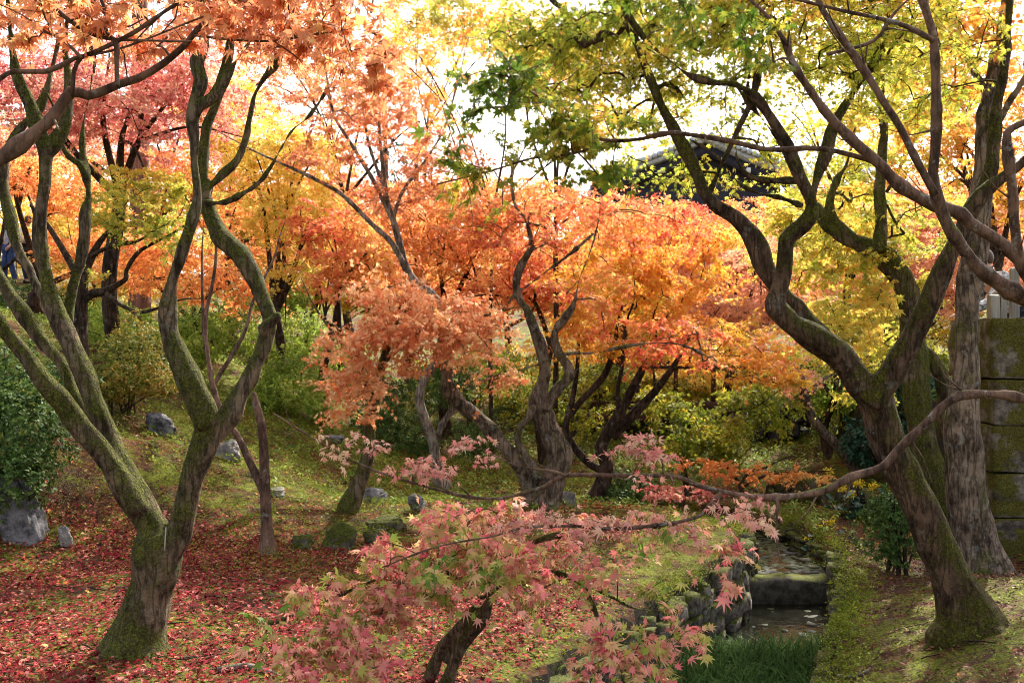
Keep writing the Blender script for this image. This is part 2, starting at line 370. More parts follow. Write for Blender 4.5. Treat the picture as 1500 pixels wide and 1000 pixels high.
def twigs_and_leaves(skel, lobes, leaf, size, R, per, detail, tilt=.42, droop=.4, rmin=.0022, attach_pen=.25, clear=None):
    """grow twigs from the skeleton to spray centres spread through the lobes; returns twig Geo, leaf Geo"""
    tw, lf = Geo(), Geo()
    cs = []
    for L in lobes:
        area = math.pi * L['r'][0] * L['r'][2]; nl = L['cov'] * area / (.62 * size ** 2); ns = max(2, int(nl / per))
        v = rng.normal(size=(ns, 3)); v = norm(v) * (rng.uniform(0, 1, (ns, 1)) ** (1 / 2.6))
        v[:, 2] = np.where(rng.uniform(size=ns) < .35, np.abs(v[:, 2]), v[:, 2])
        cs.append(L['c'] + v * L['r'])
    cs = np.concatenate(cs)
    gz = gh(cs[:, 0], cs[:, 1], True); cs[:, 2] = np.maximum(cs[:, 2], gz + .15)
    if clear is not None: cs = cs[~clear(cs)]
    base = np.asarray(skel)
    d0 = np.array([np.min(np.linalg.norm(base[:, :3] - c, axis=1)) for c in cs]); order = np.argsort(d0)
    cap = len(base) + len(cs) * 4
    N = np.zeros((cap, 3)); N[:len(base)] = base[:, :3]; rad = np.zeros(cap); rad[:len(base)] = base[:, 3]
    par = np.full(cap, -1); cnt = np.zeros(cap); k = len(base); paths = []
    for oi in order:
        c = cs[oi]; dv = c - N[:k]; dist = np.linalg.norm(dv, axis=1)
        pen = dist + attach_pen * np.maximum(0, N[:k, 2] - c[2]) + np.where(np.arange(k) < len(base), .0, .06)
        i = int(np.argmin(pen)); a = N[i]; L = dist[i]
        q = np.linspace(0, 1, 5)[1:, None]; mid = a + (c - a) * q
        mid = mid + np.array([0, 0, 1.0]) * (np.sin(q * math.pi) * L * .1) + rng.normal(0, .035 * L, (4, 3)) * np.array([1, 1, 1, 0])[:, None]
        N[k:k + 4] = mid; par[k] = i; par[k + 1:k + 4] = np.arange(k, k + 3); cnt[k + 3] += 1
        paths.append((i, k)); k += 4
    for j in range(k - 1, len(base) - 1, -1):
        if par[j] >= 0: cnt[par[j]] += cnt[j]
    rr = rmin * np.maximum(cnt, 1) ** .46
    sides = 6 if detail > 1 else 4
    for (i, j) in paths:
        p = np.vstack([N[i], N[j:j + 4]]); r0 = min(rr[j] * 1.1, rad[i] * .75 if i < len(base) else 1e9)
        r = np.array([r0, *np.minimum(rr[j:j + 4], r0)])
        if detail:
            q = catmull(p, max(.05, np.linalg.norm(p[0] - p[-1]) / 9)); r = np.interp(np.linspace(0, 1, len(q)), np.linspace(0, 1, 5), r); p = q
        tube(tw, p, r, sides)
    PP, TT, NN = [], [], []
    for (i, j) in paths:
        c = N[j + 3]; u = c - N[i]; u = u * np.array([1, 1, .55]) + rng.normal(0, .12, 3) + np.array([0, 0, -.03])
        Rr = R * rng.uniform(.7, 1.3); p, t, n_, st, en = spray_leaves(c, u, Rr, int(per * rng.uniform(.7, 1.3)), tilt, droop)
        PP.append(p); TT.append(t); NN.append(n_)
        if detail >= 1:
            for s_, e_ in zip(st, en): tube(tw, np.array([s_, (s_ + e_) / 2 + [0, 0, .01], e_]), [rmin * .9, rmin * .7, rmin * .4], 3)
    PP = np.concatenate(PP); sz = size * np.exp(rng.normal(-.03, .27, len(PP)))
    leaves_geo(lf, leaf, PP, np.concatenate(TT), np.concatenate(NN), sz)
    return tw, lf
NLEAF = [0]
def remeshed(g, voxel, name, amp=.009, seed=1):
    V, L, S = g.arrays(); me = mesh_np(name + '_raw', V, L, S); o = bpy.data.objects.new(name + '_raw', me); COL.objects.link(o)
    m = o.modifiers.new('r', 'REMESH'); m.mode = 'VOXEL'; m.voxel_size = voxel
    s = o.modifiers.new('s', 'SMOOTH'); s.iterations = 5; s.factor = .5
    dg = bpy.context.evaluated_depsgraph_get(); me2 = bpy.data.meshes.new_from_object(o.evaluated_get(dg))
    bpy.data.objects.remove(o); bpy.data.meshes.remove(me)
    n = len(me2.vertices); co = np.empty(n * 3, np.float32); me2.vertices.foreach_get('co', co); no = np.empty(n * 3, np.float32); me2.vertices.foreach_get('normal', no)
    co = co.reshape(-1, 3).astype(float); no = no.reshape(-1, 3)
    q = co * np.array([1, 1, .45])
    dsp = amp * (sines(seed, 30, 4, 18)(q) * .7 + sines(seed + 1, 30, 14, 45)(q) * .5)
    co = co + no * dsp[:, None]
    pl = len(me2.polygons); ls = np.empty(pl, np.int32); me2.polygons.foreach_get('loop_start', ls)
    vi = np.empty(len(me2.loops), np.int32); me2.loops.foreach_get('vertex_index', vi); bpy.data.meshes.remove(me2)
    return co, vi, ls
def maple(name, label, cat, limbs, bark, lobes, leafm, leaf=STAR5, size=.035, R=.3, per=60, detail=0, group=None, ck=1.0,
          voxel=None, flare=None, skip=0.0, tilt=.42, droop=.4, rmin=.0022, lump=.06, seed=1, clear=None, twigm=None, sides=10, spurs=0):
    """limbs: list of world polylines with radius; the first starts at the base"""
    b = limbs[0][0]; root = thing(name, (b[0], b[1], b[2]), label, cat, group)
    g = Geo(); skel = []
    for li, l in enumerate(limbs):
        if li > 0 and .004 < l[-1, 3] < .02:                     # let every limb run out into a thin tip
            dv = l[-1, :3] - l[-2, :3]; dv = dv / (np.linalg.norm(dv) + 1e-9); L_ = 22 * l[-1, 3]
            e1 = l[-1, :3] + dv * L_ + rng.normal(0, .12, 3) * L_; e2 = e1 + dv * L_ + rng.normal(0, .3, 3) * L_ + [0, 0, .15 * L_]
            l = np.vstack([l, [*e1, l[-1, 3] * .55], [*e2, l[-1, 3] * .18]])
        step = max(.03, float(l[:, 3].mean()) * .9); c = catmull(l, step)
        wob = sines(seed * 31 + li, 10, .6, 2.5)
        off = np.stack([wob(c[:, :3] + k * 9.1) for k in range(3)], 1) * (c[:, 3:4] * .16)
        c[:, :3] += off * np.linspace(0.2, 1, len(c))[:, None]
        if li == 0:
            h = np.linalg.norm(c[:, :3] - c[0, :3], axis=1); c[:, 3] *= 1 + (.45 if flare is None else flare) * np.exp(-h / (2.2 * l[0, 3]))
            c = np.vstack([c[0] - np.array([0, 0, .25, 0]), c])
        if spurs and li > 0:                                         # nodes with short side twigs
            L_ = np.concatenate([[0], np.cumsum(np.linalg.norm(np.diff(c[:, :3], axis=0), axis=1))]); m_ = int(L_[-1] * spurs)
            for u in np.sort(rng.uniform(.05, .98, m_)) * L_[-1]:
                k = int(np.argmin(np.abs(L_ - u))); c[max(0, k - 1):k + 2, 3] *= [1.06, 1.2, 1.06][:len(c[max(0, k - 1):k + 2])]
                if rng.uniform() < .6:
                    dv = c[min(k + 2, len(c) - 1), :3] - c[max(0, k - 2), :3]; dv = norm(norm(dv) * .8 + rng.normal(0, .7, 3)); q = rng.uniform(.05, .24)
                    p0 = c[k, :3]; p1 = p0 + dv * q * .5 + rng.normal(0, .01, 3); p2 = p0 + dv * q + [0, 0, .03]; tube(g, [p0, p1, p2], [min(.006, c[k, 3] * .5), .0028, .0014], 5)
        tube(g, c[:, :3], np.maximum(c[:, 3], .003), sides, lump, seed + li)
        n0 = int(len(c) * skip) if li == 0 else int(len(c) * .25)
        skel.append(c[n0:][::2])
    if flare and voxel:
        for k in range(6):
            a = k * 1.05 + rng.uniform(-.3, .3); r0 = limbs[0][0, 3]; L_ = r0 * rng.uniform(1.7, 2.5)
            t = np.linspace(0, 1, 6); x = b[0] + math.cos(a) * L_ * t; y = b[1] + math.sin(a) * L_ * t
            zg = gh(x, y, True); z = zg + r0 * .9 * (1 - t) ** 2.2 - .03 - .05 * t
            tube(g, np.stack([x, y, z], 1), r0 * (.4 - .3 * t), 8, .12, seed + 50 + k)
    if voxel:
        w = Geo(); w.add(*remeshed(g, voxel, name, seed=seed)); g = w
    if lobes:
        lobes = [dict(L, cov=L['cov'] * ck) for L in lobes]
        tw, lf = twigs_and_leaves(np.concatenate(skel), lobes, leaf, size, R, per, detail, tilt, droop, rmin, clear=clear)
        g.add(*tw.arrays())
    g.obj('trunk', bark, root)
    if lobes: o = lf.obj('crown', leafm, root, smooth=False); NLEAF[0] += len(o.data.polygons)
    return root

BARK_L = bark_mat('mossy_bark', (.035, .024, .015), (.16, .115, .075), .98, .15)
BARK_R = bark_mat('dark_mossy_bark', (.03, .018, .011), (.12, .072, .045), .85, .2, (.085, .08, .01))
BARK_G = bark_mat('grey_lichen_bark', (.05, .033, .023), (.2, .145, .105), .5, .4)
BARK_B = bark_mat('smooth_brown_bark', (.035, .02, .014), (.12, .07, .048), .08, .25, bump=.3)
BARK_D = bark_mat('dark_thin_bark', (.02, .013, .01), (.07, .045, .032), .15, .2)
BARK_P = bark_mat('pale_bark', (.09, .07, .055), (.28, .23, .19), .05, .5)

LM = {
 'salmon': leaf_mat('salmon_orange_leaves', [(.45, .1, .04), (.63, .21, .085), (.7, .32, .16), (.74, .44, .13)], .5, .3, rough=.5, spec=.1),
 'crimson': leaf_mat('crimson_leaves', [(.42, .05, .055), (.6, .14, .13), (.72, .29, .24), (.76, .43, .28), (.76, .42, .16)], .5, .4),
 'orange': leaf_mat('bright_orange_leaves', [(.58, .13, .045), (.75, .26, .08), (.79, .4, .12), (.8, .53, .18)], .55),
 'yellow': leaf_mat('golden_leaves', [(.74, .36, .06), (.8, .52, .09), (.78, .62, .14), (.58, .55, .1)], .55),
 'ygreen': leaf_mat('yellow_green_leaves', [(.14, .2, .03), (.34, .36, .05), (.58, .5, .08), (.72, .44, .08), (.74, .32, .1)], .55, .5, .9),
 'redorange': leaf_mat('red_orange_leaves', [(.45, .045, .04), (.66, .13, .07), (.76, .27, .1), (.78, .44, .13), (.74, .5, .1)], .5, .5, 1.0),
 'goldorange': leaf_mat('gold_orange_leaves', [(.52, .11, .03), (.7, .24, .05), (.75, .37, .06), (.7, .46, .07), (.34, .34, .04)], .5),
 'green': leaf_mat('green_leaves', [(.05, .1, .015), (.1, .17, .02), (.2, .26, .03), (.5, .42, .05), (.6, .25, .05)], .5),
 'canopy': leaf_mat('turning_canopy_leaves', [(.17, .25, .03), (.34, .4, .05), (.48, .48, .06), (.64, .52, .08), (.74, .46, .08), (.75, .31, .08)], .6, .55, .8, tboost=1.2),
 'pinkgreen': leaf_mat('pink_and_green_leaves', [(.46, .05, .09), (.6, .14, .15), (.66, .24, .2), (.62, .34, .2), (.4, .36, .08), (.2, .3, .05), (.08, .16, .02)], .42, .4, 1.7, tboost=1.1),
 'dome': leaf_mat('salmon_dome_leaves', [(.5, .1, .04), (.68, .21, .08), (.78, .36, .16), (.8, .5, .28), (.78, .48, .12)], .5, .3, 2.2),
 'pink': leaf_mat('pink_leaves', [(.45, .1, .1), (.58, .22, .18), (.62, .33, .25), (.6, .4, .26), (.5, .44, .2)], .4),
 'darkgreen': leaf_mat('undershade_green_leaves', [(.06, .1, .015), (.14, .18, .02), (.3, .28, .03), (.5, .34, .04)], .5),
 'palepink': leaf_mat('pale_pink_leaves', [(.66, .18, .11), (.72, .32, .18), (.75, .42, .24), (.7, .28, .24)], .5),
 'conifer': leaf_mat('conifer_needles', [(.03, .06, .03), (.06, .1, .05), (.1, .14, .06)], .25),
}

# ------------------------------------------------------------------ the big trees in front
gz = onground
def setbase(l, dz=-.02):
    l = l.copy(); l[0, 2] = g1(l[0, 0], l[0, 1]) + dz; return l
# forked maple on the left
l_trunk = limb([(200, 955, 92), (208, 910, 70), (228, 860, 64), (240, 815, 74), (240, 790, 70)], 5.6)
L1 = [setbase(l_trunk),
      limb([(240, 812, 52), (216, 762, 48), (180, 705, 44), (160, 655, 36), (140, 600, 31), (122, 545, 31), (103, 505, 29), (83, 465, 27), (68, 415, 26), (58, 368, 23), (56, 330, 21), (64, 268, 20), (66, 224, 19)], 5.6, 5.6),
      limb([(66, 226, 18), (52, 180, 17), (42, 150, 16), (26, 115, 13), (20, 82, 11), (14, 40, 9)], 5.6, 5.5),
      limb([(66, 226, 16), (85, 204, 15), (99, 170, 13), (99, 102, 11), (96, 58, 9), (104, 10, 7)], 5.6, 5.7),
      limb([(83, 470, 21), (68, 444, 21), (44, 402, 21), (22, 351, 21), (9, 300, 19), (3, 262, 18), (10, 222, 17), (28, 190, 17), (61, 152, 14), (80, 90, 12), (88, 40, 10)], 5.65, 6.0),
      limb([(98, 475, 16), (105, 429, 16), (119, 375, 17), (127, 310, 14), (131, 285, 12), (124, 245, 11), (121, 215, 9), (123, 176, 8), (129, 148, 6)], 5.7, 5.9),
      limb([(128, 262, 7), (116, 240, 7), (102, 231, 7), (88, 204, 6), (76, 150, 4)], 5.8),
      limb([(205, 748, 36), (170, 690, 33), (136, 645, 29), (112, 617, 28), (78, 574, 28), (48, 533, 27), (20, 498, 26), (-4, 462, 24), (-40, 410, 20)], 5.55, 5.2),
      limb([(150, 652, 22), (119, 602, 21), (105, 572, 21), (94, 537, 22), (68, 505, 21), (44, 474, 20), (20, 437, 19), (-2, 402, 18), (-30, 350, 14)], 5.75, 5.9),
      limb([(240, 820, 46), (262, 785, 42), (272, 745, 38), (284, 685, 38), (300, 640, 40), (306, 612, 40)], 5.6),
      limb([(306, 622, 32), (290, 580, 30), (265, 531, 28), (250, 490, 28), (246, 453, 27), (252, 412, 27), (266, 366, 27), (283, 318, 27), (287, 280, 22), (284, 238, 20), (282, 172, 19), (289, 136, 16), (294, 119, 14), (288, 92, 11), (299, 61, 9), (297, 20, 7)], 5.55, 5.5),
      limb([(284, 178, 14), (292, 156, 15), (313, 142, 14), (333, 112, 13), (350, 85, 12), (364, 65, 10), (385, 25, 7)], 5.5, 5.4),
      limb([(310, 632, 30), (328, 622, 29), (352, 580, 28), (374, 534, 28), (390, 498, 27), (395, 470, 25), (384, 438, 25), (379, 418, 24), (368, 396, 24), (352, 371, 24), (326, 344, 22), (311, 318, 21), (304, 289, 20), (298, 238, 19), (303, 185, 18), (316, 146, 17), (331, 97, 13), (340, 50, 10)], 5.65, 6.0),
      limb([(384, 486, 24), (400, 470, 23), (409, 461, 20)], 5.66, 5.62),
      limb([(300, 282, 15), (323, 258, 17), (347, 235, 16), (360, 204, 15), (367, 170, 14), (377, 133, 13), (398, 99, 13), (416, 66, 11), (432, 20, 9)], 5.85, 6.2),
      limb([(300, 296, 9), (328, 296, 10), (357, 282, 9), (384, 262, 9), (404, 231, 8), (425, 194, 8), (449, 173, 7), (472, 143, 7), (489, 112, 5)], 5.8, 5.5)]
maple('maple_tree', 'mossy maple forking low into a V of curving limbs, standing in red fallen leaves', 'tree', L1, BARK_L,
      [E(60, 0, 5.9, 150, 60, .7, 1.2), E(300, -20, 5.7, 200, 60, .7, 1.2), E(430, 15, 5.8, 110, 60, .5, 1.3), E(180, -50, 5.6, 260, 60, .9, 1.2), E(500, 90, 5.6, 50, 45, .3, .9), E(250, -190, 6.2, 320, 110, 1.6, .55), E(560, -160, 6.6, 150, 90, 1.2, .45)],  # highest lobes hang unseen above the view, added to shade the foreground
      LM['salmon'], STAR7, .034, .24, 40, 1, voxel=.012, flare=.16, skip=1, lump=.07, ck=1.5, seed=3, tilt=.6)
# dark forked maple on the right bank
R1 = [setbase(limb([(1416, 932, 96), (1422, 912, 84), (1404, 862, 62), (1376, 802, 52), (1340, 732, 47), (1304, 672, 47), (1288, 625, 50), (1278, 588, 52)], 6.0)),
      limb([(1280, 592, 44), (1252, 553, 45), (1225, 518, 44), (1186, 492, 38), (1156, 470, 32), (1137, 450, 29), (1138, 432, 26), (1149, 400, 24), (1152, 351, 24), (1172, 333, 24), (1190, 311, 25), (1188, 292, 19), (1179, 273, 17), (1162, 234, 16), (1145, 199, 14), (1127, 169, 14), (1110, 147, 13), (1082, 126, 12), (1045, 121, 11), (1010, 111, 11), (984, 91, 10), (954, 67, 9), (928, 35, 7), (905, 5, 6)], 6.0, 5.7),
      limb([(1215, 508, 30), (1174, 458, 28), (1148, 432, 26), (1126, 399, 26), (1108, 362, 26), (1086, 329, 26), (1058, 307, 25), (1036, 290, 22), (1023, 256, 18), (1002, 217, 18), (984, 184, 18), (967, 152, 17), (950, 113, 15), (937, 74, 13), (919, 35, 12), (904, 0, 10)], 6.05, 6.4),
      limb([(1036, 288, 15), (1046, 268, 16), (1062, 230, 16), (1082, 188, 16), (1098, 152, 15), (1110, 113, 9), (1114, 60, 7)], 6.3, 6.2),
      limb([(1188, 300, 16), (1197, 260, 16), (1210, 225, 16), (1223, 182, 17), (1238, 158, 15), (1266, 113, 12), (1288, 82, 12), (1297, 43, 12), (1309, 4, 10), (1315, -40, 8)], 6.0, 6.4),
      limb([(1176, 302, 7), (1145, 290, 8), (1110, 282, 8), (1084, 269, 8), (1067, 247, 8), (1041, 221, 7), (1012, 205, 5), (1003, 190, 4)], 6.0, 6.2),
      limb([(1174, 268, 9), (1158, 264, 10), (1119, 264, 10), (1093, 254, 9), (1080, 234, 8), (1079, 215, 5)], 5.95),
      limb([(1276, 592, 44), (1291, 571, 40), (1309, 542, 38), (1331, 509, 36), (1350, 469, 34), (1368, 428, 32), (1386, 381, 32), (1405, 345, 30), (1416, 318, 27), (1439, 282, 22), (1470, 258, 19), (1500, 236, 17), (1540, 190, 14)], 5.95, 5.6),
      limb([(1420, 312, 20), (1450, 250, 17), (1461, 152, 16), (1474, 65, 14), (1478, -10, 11)], 5.9, 6.1),
      limb([(1162, 234, 9), (1098, 152, 6), (1050, 95, 5), (1000, 60, 4)], 5.9, 5.8)]
maple('maple_tree', 'dark mossy maple leaning from the right bank of the stream, forked at head height', 'tree', R1, BARK_R,
      [E(1070, 170, 6.9, 120, 50, .6, .35), E(1010, 40, 6.6, 140, 70, .9, 1.0), E(1180, 50, 6.2, 160, 80, .9, .9), E(1330, 90, 6.6, 120, 90, .9, .75), E(930, 140, 6.8, 100, 50, .6, .6), E(950, 245, 6.9, 60, 30, .5, .35), E(1060, 268, 6.7, 90, 18, .5, .35), E(1120, 225, 6.7, 50, 30, .5, .4), E(1190, -40, 6.2, 300, 60, 1.2, 1.1), E(880, 90, 7.0, 120, 80, .6, 1.0), E(800, 60, 7.2, 90, 60, .5, .7), E(1150, -190, 7.2, 380, 110, 1.9, .42), E(820, -150, 7.4, 150, 90, 1.4, .35)],  # lobes far above the frame are unseen, added to darken the ground below
      LM['canopy'], STAR7, .026, .32, 38, 1, voxel=.012, flare=.16, skip=1, lump=.07, seed=13, ck=3.0, tilt=.65)
# two more mossy trunks behind it
R2 = [setbase(limb([(1392, 770, 60), (1380, 735, 46), (1360, 668, 42), (1347, 610, 40), (1341, 550, 36), (1337, 490, 32), (1334, 447, 30), (1324, 408, 32), (1302, 380, 34), (1274, 362, 27), (1252, 353, 21), (1228, 342, 17), (1212, 330, 15), (1196, 300, 12)], 8.6, 9.0)),
      limb([(1290, 368, 22), (1291, 322, 17), (1289, 260, 15), (1295, 195, 14), (1290, 120, 11), (1300, 60, 8)], 8.8, 9.0),
      limb([(1256, 356, 17), (1226, 326, 13), (1216, 300, 10), (1225, 265, 8), (1240, 240, 5)], 8.9, 9.1),
      limb([(1385, 640, 26), (1382, 580, 24), (1376, 548, 24), (1360, 522, 20), (1342, 508, 18)], 8.8)]
maple('maple_tree', 'curving moss-covered maple behind the dark forked one, its limbs bending over the stream', 'tree', R2, BARK_L,
      [E(1250, 440, 9.4, 90, 110, 1.0, 1.5), E(1180, 320, 9.6, 70, 40, .8, .9), E(1300, 330, 9.6, 130, 60, 1, 1.2), E(1330, 180, 9.3, 120, 60, .8, 1.0), E(1250, 60, 9.3, 140, 60, .9, .6), E(1120, 170, 9.4, 80, 30, .8, .3), E(1270, 540, 9.6, 60, 50, .7, 1.2), E(1200, 360, 10.0, 100, 70, .9, 1.4)],
      LM['ygreen'], STAR5, .034, .28, 60, 0, voxel=.014, flare=.2, skip=1, seed=21, ck=1.8)
R3 = [setbase(limb([(1440, 832, 84), (1428, 790, 62), (1418, 730, 54), (1412, 650, 48), (1412, 593, 44), (1416, 520, 36), (1418, 454, 36), (1424, 405, 38), (1434, 348, 35), (1444, 260, 26), (1450, 160, 24), (1470, 70, 22), (1485, -20, 16)], 8.0, 8.0)),
      limb([(1444, 220, 16), (1480, 150, 13), (1520, 90, 9)], 8.0, 7.7), limb([(1450, 150, 14), (1420, 90, 10), (1400, 20, 7)], 8.0, 8.2)]
maple('maple_tree', 'straight grey-brown trunk flecked with lichen beside the stone pier', 'tree', R3, BARK_G,
      [E(1440, 90, 8.2, 120, 110, .9, .7), E(1380, 10, 8.4, 180, 60, .9, .9), E(1460, 250, 8.8, 70, 60, .6, .5)],
      LM['goldorange'], STAR5, .034, .26, 50, 0, voxel=.014, flare=.15, skip=1, seed=25, ck=2.2)
# smooth brown maple whose trunk stands just outside the frame on the right: its limbs cross the view
tb = gz(1680, 4.3)
S = [setbase(np.array([[tb[0], tb[1], 0, .12], [tb[0] - .05, 4.3, .6, .1], [2.62, 4.3, 1.3, .085], [2.5, 4.28, 1.75, .08]]), -.02),
     limb([(1600, 515, 38), (1540, 455, 26), (1500, 436, 24), (1463, 414, 22), (1430, 388, 20), (1405, 355, 18), (1386, 324, 17), (1372, 285, 18), (1367, 255, 14), (1370, 225, 13), (1372, 173, 13), (1370, 87, 12), (1366, 48, 11), (1352, 0, 10), (1345, -40, 8)], 4.3, 4.0),
     limb([(1610, 500, 30), (1540, 420, 22), (1500, 385, 20), (1463, 351, 18), (1423, 326, 17), (1409, 312, 17), (1361, 295, 16), (1318, 269, 15), (1288, 238, 14), (1253, 208, 14), (1214, 169, 13), (1188, 134, 11), (1162, 95, 9), (1148, 60, 7), (1120, 20, 5)], 4.4, 4.5),
     limb([(1370, 285, 12), (1340, 230, 11), (1318, 186, 11), (1296, 152, 11), (1275, 117, 10), (1240, 65, 9), (1205, 13, 8), (1190, -30, 6)], 4.05, 4.0),
     limb([(1290, 240, 8), (1240, 225, 8), (1192, 217, 8), (1127, 219, 7), (1075, 208, 7), (1023, 199, 6), (980, 195, 6), (937, 204, 5), (893, 206, 5), (863, 195, 4), (800, 150, 3), (740, 110, 2)], 4.5, 4.6),
     limb([(1560, 470, 18), (1500, 400, 15), (1487, 338, 14), (1483, 282, 13), (1474, 208, 13), (1480, 190, 10), (1500, 180, 9)], 4.2, 4.0),
     limb([(900, 206, 4), (840, 225, 4), (780, 232, 3), (720, 250, 3), (640, 270, 2)], 4.6, 4.6),
     limb([(1368, 60, 8), (1330, 40, 7), (1290, 28, 6), (1230, 15, 5), (1150, -5, 4)], 4.0),
     limb([(1212, 80, 5), (1280, 60, 5), (1310, 20, 4)], 4.05)]
maple('maple_tree', 'smooth brown maple sweeping in at the upper right, green leaves at its far tips', 'tree', S, BARK_B,
      [E(760, 150, 4.7, 100, 60, .35, 1.5), E(860, 215, 4.6, 100, 55, .35, 1.7), E(710, 245, 4.6, 80, 35, .25, .9), E(750, 300, 4.6, 80, 25, .2, .3), E(915, 235, 4.6, 40, 30, .2, .6), E(990, 20, 4.4, 130, 45, .4, .7), E(1100, 80, 4.3, 90, 50, .4, .6)],
      LM['green'], STAR7, .029, .17, 34, 2, skip=1, spurs=7, seed=31, ck=1.9, tilt=.6, sides=14)
S2 = [setbase(np.array([[3.05, 4.2, 0, .07], [2.95, 4.15, .7, .06], [2.6, 4.05, 1.3, .045]]), -.02),
      limb([(1700, 680, 24), (1600, 618, 18), (1540, 592, 15), (1500, 584, 13), (1471, 578, 12), (1427, 577, 12), (1405, 580, 12), (1383, 593, 12), (1357, 619, 12), (1317, 657, 12), (1292, 684, 12), (1248, 698, 12), (1212, 716, 11), (1176, 724, 10), (1136, 728, 9), (1096, 726, 8), (1056, 719, 8), (1024, 711, 7), (992, 698, 7), (940, 696, 7), (900, 696, 7), (829, 696, 6), (796, 713, 6), (759, 724, 6), (723, 730, 5), (679, 726, 5), (627, 713, 4), (561, 693, 4), (528, 680, 3.5), (499, 666, 3), (462, 644, 2.5), (400, 605, 2)], 4.1, 4.4),
      limb([(829, 696, 4), (810, 690, 4), (788, 687, 3)], 4.2),
      limb([(1056, 722, 6), (1036, 746, 6), (1018, 758, 5), (970, 768, 5), (900, 774, 5), (830, 770, 4), (770, 772, 4), (720, 785, 3), (640, 800, 3), (560, 830, 2)], 4.1, 4.3),
      limb([(1138, 728, 4), (1139, 745, 4), (1138, 760, 3)], 4.1)]
maple('maple_tree', 'slender low bough arching across the stream from the right, carrying pink leaves', 'tree', S2, BARK_B,
      [E(610, 690, 4.35, 70, 16, .15, 1.1), E(700, 660, 4.3, 40, 14, .12, .8), E(500, 650, 4.4, 55, 18, .15, .7), E(940, 660, 4.15, 60, 22, .12, .8), E(800, 770, 4.25, 110, 20, .2, .9), E(1080, 752, 4.1, 60, 16, .14, .8), E(1130, 760, 4.1, 35, 10, .1, .8), E(960, 770, 4.2, 80, 16, .15, .8)],
      LM['pink'], STAR7, .026, .16, 18, 2, skip=1, spurs=7, seed=37, ck=2.0, tilt=.6, rmin=.0016, sides=10)
# overhanging orange bough on the left; its trunk stands outside the frame
ob = gz(-420, 3.0)
O = [setbase(np.array([[ob[0], 3.0, 0, .12], [ob[0], 3.0, .9, .1], [-2.35, 2.95, 1.6, .075], [-2.1, 2.9, 2.0, .05]]), -.02),
     limb([(-300, 420, 40), (-180, 330, 28), (-60, 265, 20), (0, 234, 18), (41, 204, 17), (78, 173, 16), (105, 136, 15), (129, 141, 14), (153, 134, 13), (173, 125, 12), (204, 115, 11), (238, 95, 10), (272, 66, 9), (289, 44, 8), (316, 24, 7), (335, 0, 6), (350, -30, 5)], 2.9, 3.2),
     limb([(172, 126, 7), (171, 95, 6), (170, 61, 7), (152, 46, 6), (153, 12, 5), (140, -15, 4)], 3.0),
     limb([(106, 138, 6), (109, 105, 6), (119, 85, 6), (143, 75, 6), (170, 62, 6), (197, 48, 5), (218, 34, 5), (245, 15, 4), (270, 0, 4)], 3.0),
     limb([(-60, 150, 10), (0, 116, 8), (20, 105, 8), (68, 105, 8), (102, 90, 7), (119, 83, 6)], 2.9, 3.0),
     limb([(40, -15, 4), (75, 7, 5), (102, 31, 5), (136, 51, 5), (166, 58, 5)], 3.0),
     limb([(119, 85, 4), (105, 70, 4), (85, 55, 3), (60, 45, 2)], 2.95),
     limb([(285, 52, 4), (340, 58, 4), (400, 60, 3), (450, 52, 3), (500, 45, 2)], 3.1, 3.2)]
maple('maple_tree', 'bare brown bough with big orange leaves hanging across the top left corner', 'tree', O, BARK_B,
      [E(90, 25, 3.0, 140, 42, .4, 1.15), E(250, 20, 3.1, 120, 35, .35, 1.2), E(400, 45, 3.2, 110, 48, .35, 1.5), E(500, 75, 3.3, 75, 55, .3, 1.3), E(440, 5, 3.2, 120, 30, .4, 1.4), E(560, 110, 3.4, 40, 45, .2, .7), E(20, 60, 3.0, 45, 25, .25, .9)],
      LM['salmon'], STAR7, .029, .14, 22, 2, skip=1, spurs=7, seed=41, ck=2.4, tilt=.7, droop=.7, rmin=.0016, sides=14)
# low spreading maple with split leaning stump and pink-green leaves
D = [setbase(limb([(650, 985, 32), (668, 955, 30), (690, 922, 28), (706, 895, 25), (714, 872, 16)], 5.2, 4.95)),
     setbase(limb([(628, 980, 24), (650, 948, 23), (676, 915, 21), (698, 888, 16)], 5.3, 5.0)),
     limb([(713, 875, 13), (740, 825, 9), (790, 790, 8), (870, 776, 6), (950, 772, 5)], 4.9, 4.6),
     limb([(710, 880, 11), (660, 840, 8), (590, 835, 7), (500, 870, 5), (430, 900, 3)], 4.9, 4.4),
     limb([(712, 876, 11), (770, 838, 8), (850, 850, 7), (930, 890, 5), (1000, 890, 4), (1060, 860, 3)], 4.9, 4.3),
     limb([(713, 874, 8), (705, 815, 6), (680, 780, 6), (700, 750, 4)], 4.9, 4.8),
     limb([(850, 850, 6), (890, 930, 5), (930, 975, 4), (980, 985, 3)], 4.6, 3.9),
     limb([(600, 834, 6), (560, 890, 5), (500, 960, 4), (450, 1000, 3)], 4.7, 4.2)]
